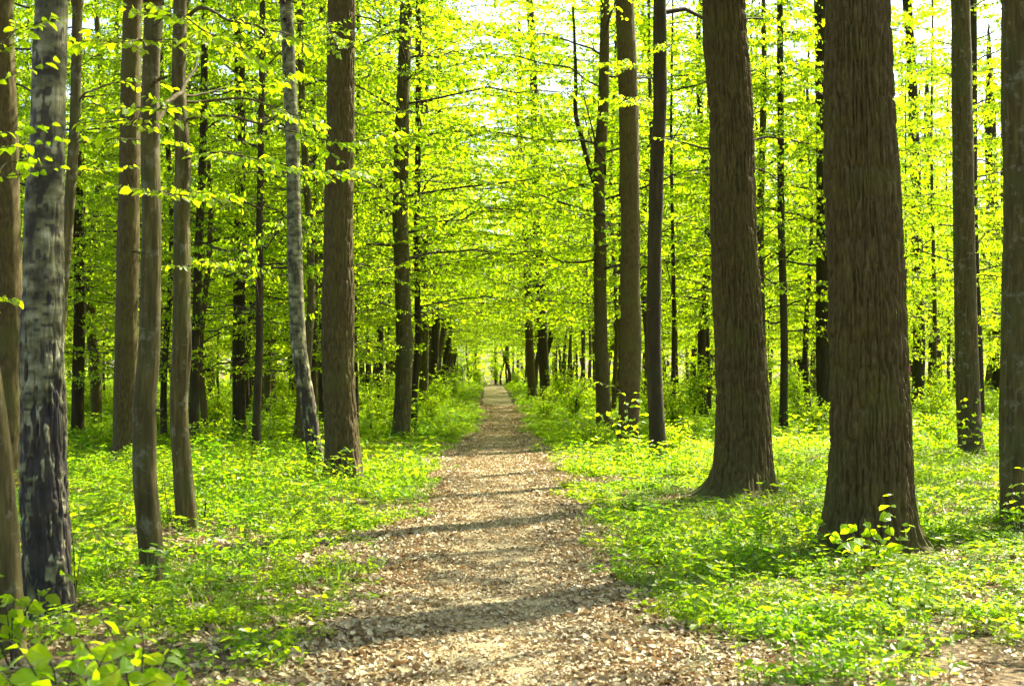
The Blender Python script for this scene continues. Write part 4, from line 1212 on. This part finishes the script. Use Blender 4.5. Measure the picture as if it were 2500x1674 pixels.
for i in range(70):
    y = rg.uniform(46, 100)
    x = rg.uniform(-.34, .34) * y
    off = x - float(path_x(y))
    if abs(off) < 1.9: x += 2.2 * (1 if off > 0 else -1); off = x - float(path_x(y))
    side = 'left' if off < 0 else 'right'
    root = link('shrub', None, loc=(x, y, float(gz(x, y)))); root.empty_display_size = .3
    root.rotation_euler = (0, 0, rg.uniform(0, 6.28)); s = rg.uniform(.6, 1.05); root.scale = (s, s, s)
    tag(root, 'bush among the distant trees %s of the path' % side, 'shrub', 'bushes among the distant trees %s of the path' % side)
    k = rg.integers(0, 4)
    link('stems', SHRUB[k][0], root); link('foliage', SHRUB[k][1], root)


# ------------------------------------------------------------------ seedlings whose leaves show one by one
def unit_leaf(name, L, mat, ratio=.36, fold=.10, droop=.18):
    g = Geo()
    g.leaves(np.array([[0., 0, 0]]), np.array([[0., 1, 0]]), np.array([[0., 0, 1]]), L, L * ratio, .5, 'hi', fold, droop)
    return g.mesh(name, mat, M_TWIG)


def seedling(name, label, base, stems, leafL, npairs, seed, tone=0, d=None, cat='seedling'):
    """base pixel; stems: list of [(px, py, depth offset) ...] from base to tip; leaves sit in pairs along each stem"""
    rg = np.random.default_rng(seed)
    if d is None: d = CAM_H * F_PX / (base[1] - HORIZON)
    p = at(base[0], base[1], d)
    z0 = float(gz(p[0], d))
    o = np.array([p[0], d, z0])
    root = link(name, None, loc=o); root.empty_display_size = .1
    tag(root, label, cat)
    meshes = []
    for k, tn in enumerate((.25, .5, .8)):
        me = unit_leaf('leaf', leafL, M_LEAF, rg.uniform(.32, .42), rg.uniform(.04, .14), rg.uniform(.12, .3))
        a = me.attributes['tint']; a.data.foreach_set('value', np.full(len(me.vertices), tn, np.float32))
        meshes.append(me)
    for st in stems:
        pts = np.array([at(x, y, d + dd) for x, y, dd in st]) - o
        if np.linalg.norm(pts[0]) < .6 and pts[0, 2] < .25: pts[0] = (pts[0, 0] * .3, pts[0, 1] * .3, -.02)
        line = smooth_line(pts, 12)
        g = Geo(); g.tube(line, np.linspace(.005 + .02 * leafL, .0022, 12), 5)
        link('stem', g.mesh('stem', M_LEAF, M_TWIG), root)
        t0 = np.linspace(0, 1, 12)
        for i in range(npairs):
            t = .28 + .72 * (i + rg.uniform(.3, .9)) / npairs
            t = min(t, 1.0)
            b = np.array([np.interp(t, t0, line[:, c]) for c in range(3)])
            tan = unit(np.array([np.interp(t, t0, np.gradient(line[:, c])) for c in range(3)]))
            a0 = rg.uniform(0, 3.14)
            for sgn in (0, 1):
                an = a0 + sgn * math.pi + rg.normal(0, .3)
                dv = unit(np.array([math.cos(an), math.sin(an), rg.uniform(-.75, .15)]) + tan * .25)
                nv = unit(np.array([0, -.35, 1.]) + rg.normal(0, .55, 3))
                sx = np.cross(dv, nv); sx = unit(sx); nz = np.cross(sx, dv)
                s = rg.uniform(.65, 1.15) * (1.0 - .25 * (t > .9))
                M = Matrix(((sx[0] * s, dv[0] * s, nz[0] * s, b[0]), (sx[1] * s, dv[1] * s, nz[1] * s, b[1]), (sx[2] * s, dv[2] * s, nz[2] * s, b[2]), (0, 0, 0, 1)))
                lf = link('leaf', meshes[rg.integers(0, 3)], root)
                lf.matrix_basis = M
    return root


seedling('seedling', 'leafy seedling with pale leaf pairs right before the foot of the biggest oak', (2125, 1412),
         [[(2125, 1412, 0), (2090, 1350, 0), (2020, 1295, -.1)], [(2130, 1412, 0), (2150, 1330, .05), (2172, 1262, .05), (2170, 1200, .05)],
          [(2128, 1412, 0), (2140, 1340, -.1), (2110, 1270, -.1)], [(2132, 1412, 0), (2180, 1340, .1), (2225, 1270, .1)], [(2125, 1412, 0), (2100, 1335, .1), (2065, 1270, .1)],
          [(2125, 1412, 0), (2145, 1360, -.1), (2190, 1330, -.2)]], .10, 6, 1)
seedling('seedling', 'low seedling with forked dark stem below the biggest oak, nearer the viewer', (2168, 1500),
         [[(2168, 1500, 0), (2165, 1440, 0), (2120, 1395, 0)], [(2168, 1500, 0), (2175, 1435, 0), (2185, 1395, 0)], [(2168, 1470, 0), (2200, 1430, .1)]], .07, 3, 2)
seedling('sapling', 'bright green sapling before the straight and forked trunks right of the path', (1540, 1128),
         [[(1540, 1128, 0), (1535, 1050, 0), (1500, 1010, -.1), (1430, 1018, -.2)], [(1540, 1128, 0), (1530, 1030, 0), (1520, 960, 0), (1450, 928, -.1)],
          [(1540, 1128, 0), (1545, 1040, .1), (1555, 970, .1), (1560, 950, .1)], [(1540, 1128, 0), (1548, 1060, -.1), (1575, 1010, -.2)],
          [(1540, 1128, 0), (1530, 1070, .1), (1480, 1000, .2)], [(1540, 1128, 0), (1545, 1080, .1), (1530, 1000, .2)]], .115, 6, 3, cat='sapling')
seedling('sapling', 'small sapling with yellow-green leaves before the smooth far right trunk', (2368, 1128),
         [[(2368, 1128, 0), (2362, 1050, 0), (2350, 960, 0)], [(2368, 1128, 0), (2375, 1040, 0), (2395, 945, 0)], [(2368, 1128, 0), (2390, 1060, 0), (2405, 1010, .1)],
          [(2368, 1128, 0), (2350, 1060, 0), (2340, 1000, .1)]], .11, 5, 4, cat='sapling')
seedling('seedling', 'leafy seedling before the trunk cut by the right frame edge', (2484, 1330),
         [[(2484, 1330, 0), (2480, 1250, 0), (2465, 1170, 0)], [(2484, 1330, 0), (2490, 1240, 0), (2495, 1130, 0)], [(2484, 1330, 0), (2470, 1260, 0), (2450, 1225, 0)]], .085, 5, 5)
seedling('seedling', 'small seedling climbing before the foot of the leaning birch', (772, 1160),
         [[(772, 1160, 0), (765, 1100, 0), (755, 1045, 0)], [(772, 1160, 0), (780, 1100, 0), (788, 1040, 0)], [(772, 1160, 0), (770, 1090, -.1), (775, 1060, -.1)]], .075, 6, 6)
seedling('seedling', 'small seedling at the foot of the straight dark brown trunk on the left', (318, 1142),
         [[(318, 1142, 0), (312, 1110, 0), (295, 1095, 0)], [(318, 1142, 0), (322, 1105, 0), (325, 1080, 0)]], .085, 4, 7)
seedling('seedling', 'seedling with large leaf pairs between the left edge trunk and the big birch foot', (30, 1640),
         [[(30, 1640, 0), (40, 1540, 0), (90, 1450, 0), (120, 1440, 0)], [(30, 1640, 0), (60, 1530, .1), (130, 1430, .1), (170, 1395, .1)],
          [(30, 1640, 0), (20, 1520, -.1), (10, 1470, -.2)], [(30, 1640, 0), (30, 1500, -.1), (40, 1450, -.1)], [(30, 1640, 0), (0, 1560, 0), (-5, 1400, 0)]], .095, 4, 8)
seedling('seedling', 'upright seedling with few large leaves against the right side of the big birch', (178, 1500),
         [[(178, 1500, 0), (182, 1400, 0), (178, 1330, 0), (165, 1215, 0)], [(178, 1500, 0), (190, 1400, 0), (200, 1340, .05)]], .085, 4, 9)
seedling('sapling', 'out of focus sapling with broad leaves at the very bottom left corner', (120, 1900),
         [[(120, 1900, 0), (100, 1700, 0), (60, 1600, 0), (20, 1560, 0)], [(120, 1900, 0), (160, 1700, .05), (180, 1600, .1), (160, 1520, .1)],
          [(120, 1900, 0), (200, 1720, .0), (280, 1640, 0), (330, 1600, 0)], [(120, 1900, 0), (60, 1720, -.1), (20, 1660, -.1), (-20, 1620, -.1)],
          [(120, 1900, 0), (220, 1760, -.1), (300, 1700, -.2), (380, 1660, -.2)], [(120, 1900, 0), (140, 1700, .2), (110, 1580, .2), (80, 1540, .2)], [(120, 1900, 0), (180, 1740, .2), (230, 1650, .3), (260, 1590, .3)]], .11, 7, 10, d=5.2, cat='sapling')
seedling('sapling', 'out of focus sapling with drooping leaves low at bottom left, right of the corner sapling', (330, 1860),
         [[(330, 1860, 0), (320, 1700, 0), (280, 1560, 0), (240, 1500, 0)], [(330, 1860, 0), (340, 1700, .05), (350, 1580, .05), (340, 1505, .05)],
          [(330, 1860, 0), (380, 1740, 0), (430, 1660, 0), (470, 1630, 0)], [(330, 1860, 0), (360, 1720, .1), (400, 1620, .1), (420, 1570, .1)], [(330, 1860, 0), (300, 1740, .1), (240, 1620, .1), (200, 1560, .1)]], .11, 6, 11, d=5.8, cat='sapling')
seedling('sapling', 'thin dark-stemmed leafless sapling clump between the two slim front left trunks', (425, 1300),
         [[(425, 1300, 0), (412, 1250, 0), (402, 1190, 0), (398, 1150, 0)], [(430, 1300, 0), (418, 1260, .05), (408, 1215, .05)], [(425, 1300, 0), (428, 1240, .1), (422, 1170, .1)]], .04, 2, 12, cat='sapling')
seedling('seedling', 'fresh seedling with three leaves before the foot of the crooked slim trunk', (358, 1445),
         [[(358, 1445, 0), (356, 1420, 0), (362, 1395, 0)], [(358, 1445, 0), (364, 1420, 0), (370, 1398, 0)]], .07, 2, 13)
seedling('sapling', 'airy sapling at the far left path edge beside the thin black trunk', (1012, 1068),
         [[(1012, 1068, 0), (1008, 1000, 0), (990, 950, 0)], [(1012, 1068, 0), (1020, 1000, 0), (1045, 960, 0)], [(1012, 1068, 0), (1015, 990, .1), (1010, 930, .1)],
          [(1012, 1068, 0), (1030, 1020, .1), (1060, 1000, .1)]], .12, 6, 14, cat='sapling')
seedling('sapling', 'airy sapling with pale leaves between the leaning birch and the dark upright trunk', (660, 1095),
         [[(660, 1095, 0), (655, 1040, 0), (640, 1000, 0)], [(660, 1095, 0), (668, 1040, 0), (680, 1000, 0)], [(660, 1095, 0), (660, 1020, .1), (655, 975, .1)]], .10, 6, 15, cat='sapling')
seedling('sapling', 'airy sapling right of the big left path-side oak', (905, 1065),
         [[(905, 1065, 0), (900, 1000, 0), (880, 930, 0)], [(905, 1065, 0), (912, 990, 0), (925, 940, 0)], [(905, 1065, 0), (905, 980, .1), (895, 900, .1)]], .12, 6, 16, cat='sapling')


# ------------------------------------------------------------------ sticks, stump
def stick(label, base, tip, r, mat, d=None, bend=.0, flat=False):
    d = d or CAM_H * F_PX / (base[1] - HORIZON)
    p = at(base[0], base[1], d); z0 = float(gz(p[0], d))
    e = at(tip[0], tip[1], d if not flat else d + .2) - np.array([p[0], d, z0])
    line = smooth_line([(0, 0, -.03), e * .5 + np.array([bend, 0, .02]), e], 10)
    g = Geo(); g.tube(line, np.linspace(r, r * .55, 10) * (1 + .12 * np.sin(np.arange(10) * 2.3)), 7)
    n = 10
    o = link('dead_stick', g.mesh('dead_stick', M_LEAF, mat), loc=(p[0], d, z0))
    tag(o, label, 'stick')
    return o


stick('dark dead stick standing upright right of the S-bent slim trunk', (498, 1288), (504, 1222), .011, M_DARK)
stick('thin bare twig leaning up out of the green plants, left of the path', (690, 1290), (752, 1236), .006, M_TWIG, bend=-.01)
stick('pale thin twig standing in the green plants between stick and stump', (586, 1292), (590, 1224), .005, M_SMOOTH)

d = CAM_H * F_PX / (1318 - HORIZON); p = at(597, 1318, d); z0 = float(gz(p[0], d))
zs = np.linspace(-.06, .10, 14)
st = trunk_mesh('stump', zs, zs * .15, zs * 0, .042 * np.sqrt(np.clip(1 - (np.maximum(zs, 0) / .104) ** 3, .02, 1)), M_OAK, 28, .010, .03, 3, .3, .06, 4, 77)
o = link('stump', st, loc=(p[0], d, z0)); tag(o, 'small weathered brown lump of wood among the green plants on the left', 'stump')

# ------------------------------------------------------------------ the walker far back in the wood
M_SKIN = plain_material('skin', (.45, .28, .20)); M_PINK = plain_material('pink_top', (.55, .05, .25)); M_TROUSER = plain_material('dark_red_trousers', (.16, .03, .05))
M_HAIR = plain_material('dark_hair', (.012, .009, .008))


def skin_mesh(name, verts, edges, radii, mat):
    me = bpy.data.meshes.new(name); me.from_pydata(verts, edges, []); me.update()
    o = bpy.data.objects.new(name, me); COL.objects.link(o)
    md = o.modifiers.new('skin', 'SKIN'); md.use_smooth_shade = True
    for v, r in zip(me.skin_vertices[0].data, radii): v.radius = r if isinstance(r, tuple) else (r, r)
    me.skin_vertices[0].data[0].use_root = True
    s = o.modifiers.new('sub', 'SUBSURF'); s.levels = 2; s.render_levels = 2
    dg = bpy.context.evaluated_depsgraph_get()
    m2 = bpy.data.meshes.new_from_object(o.evaluated_get(dg))
    bpy.data.objects.remove(o)
    m2.materials.clear(); m2.materials.append(mat); m2.name = name
    return m2


pd = 104.0
pp = at(2215.5, 905, pd)
pz = float(gz(pp[0], pd))
person = link('person', None, loc=(pp[0], pd, pz)); person.rotation_euler = (0, 0, .5); person.empty_display_size = .3
tag(person, 'person in a pink top with dark hair far away right of the biggest oak', 'person')
body = skin_mesh('body', [(0, 0, .95), (0, 0, 1.2), (0, 0, 1.42), (0, 0, 1.52), (0, -.02, 1.64), (0, -.03, 1.74),
                          (.10, 0, .9), (.11, -.03, .5), (.11, .02, .08), (.11, -.14, .04), (-.10, 0, .9), (-.11, .06, .5), (-.11, .12, .1), (-.11, -.03, .04),
                          (.19, 0, 1.42), (.24, .02, 1.14), (.25, -.10, .92), (.25, -.13, .82), (-.19, 0, 1.42), (-.24, .02, 1.14), (-.25, -.06, .90), (-.25, -.09, .80)],
                 [(0, 1), (1, 2), (2, 3), (3, 4), (4, 5), (0, 6), (6, 7), (7, 8), (8, 9), (0, 10), (10, 11), (11, 12), (12, 13), (2, 14), (14, 15), (15, 16), (16, 17), (2, 18), (18, 19), (19, 20), (20, 21)],
                 [.13, .12, .12, .05, .09, .075, .085, .055, .04, .035, .085, .055, .04, .035, .055, .042, .032, .03, .055, .042, .032, .03], M_SKIN)
link('body', body, person)
top = skin_mesh('top', [(0, 0, .92), (0, 0, 1.2), (0, 0, 1.42), (0, 0, 1.49), (.19, 0, 1.42), (.24, .02, 1.14), (-.19, 0, 1.42), (-.24, .02, 1.14)],
                [(0, 1), (1, 2), (2, 3), (2, 4), (4, 5), (2, 6), (6, 7)], [.165, .15, .15, .07, .075, .06, .075, .06], M_PINK)
link('pink_top', top, person)
tr = skin_mesh('trousers', [(0, 0, .96), (.10, 0, .88), (.11, -.03, .5), (.11, .02, .12), (-.10, 0, .88), (-.11, .06, .5), (-.11, .12, .14)],
               [(0, 1), (1, 2), (2, 3), (0, 4), (4, 5), (5, 6)], [.15, .105, .075, .06, .105, .075, .06], M_TROUSER)
link('trousers', tr, person)
hr = skin_mesh('hair', [(0, .03, 1.74), (0, .06, 1.64), (0, .06, 1.54)], [(0, 1), (1, 2)], [.10, .10, .05], M_HAIR)
link('hair', hr, person)
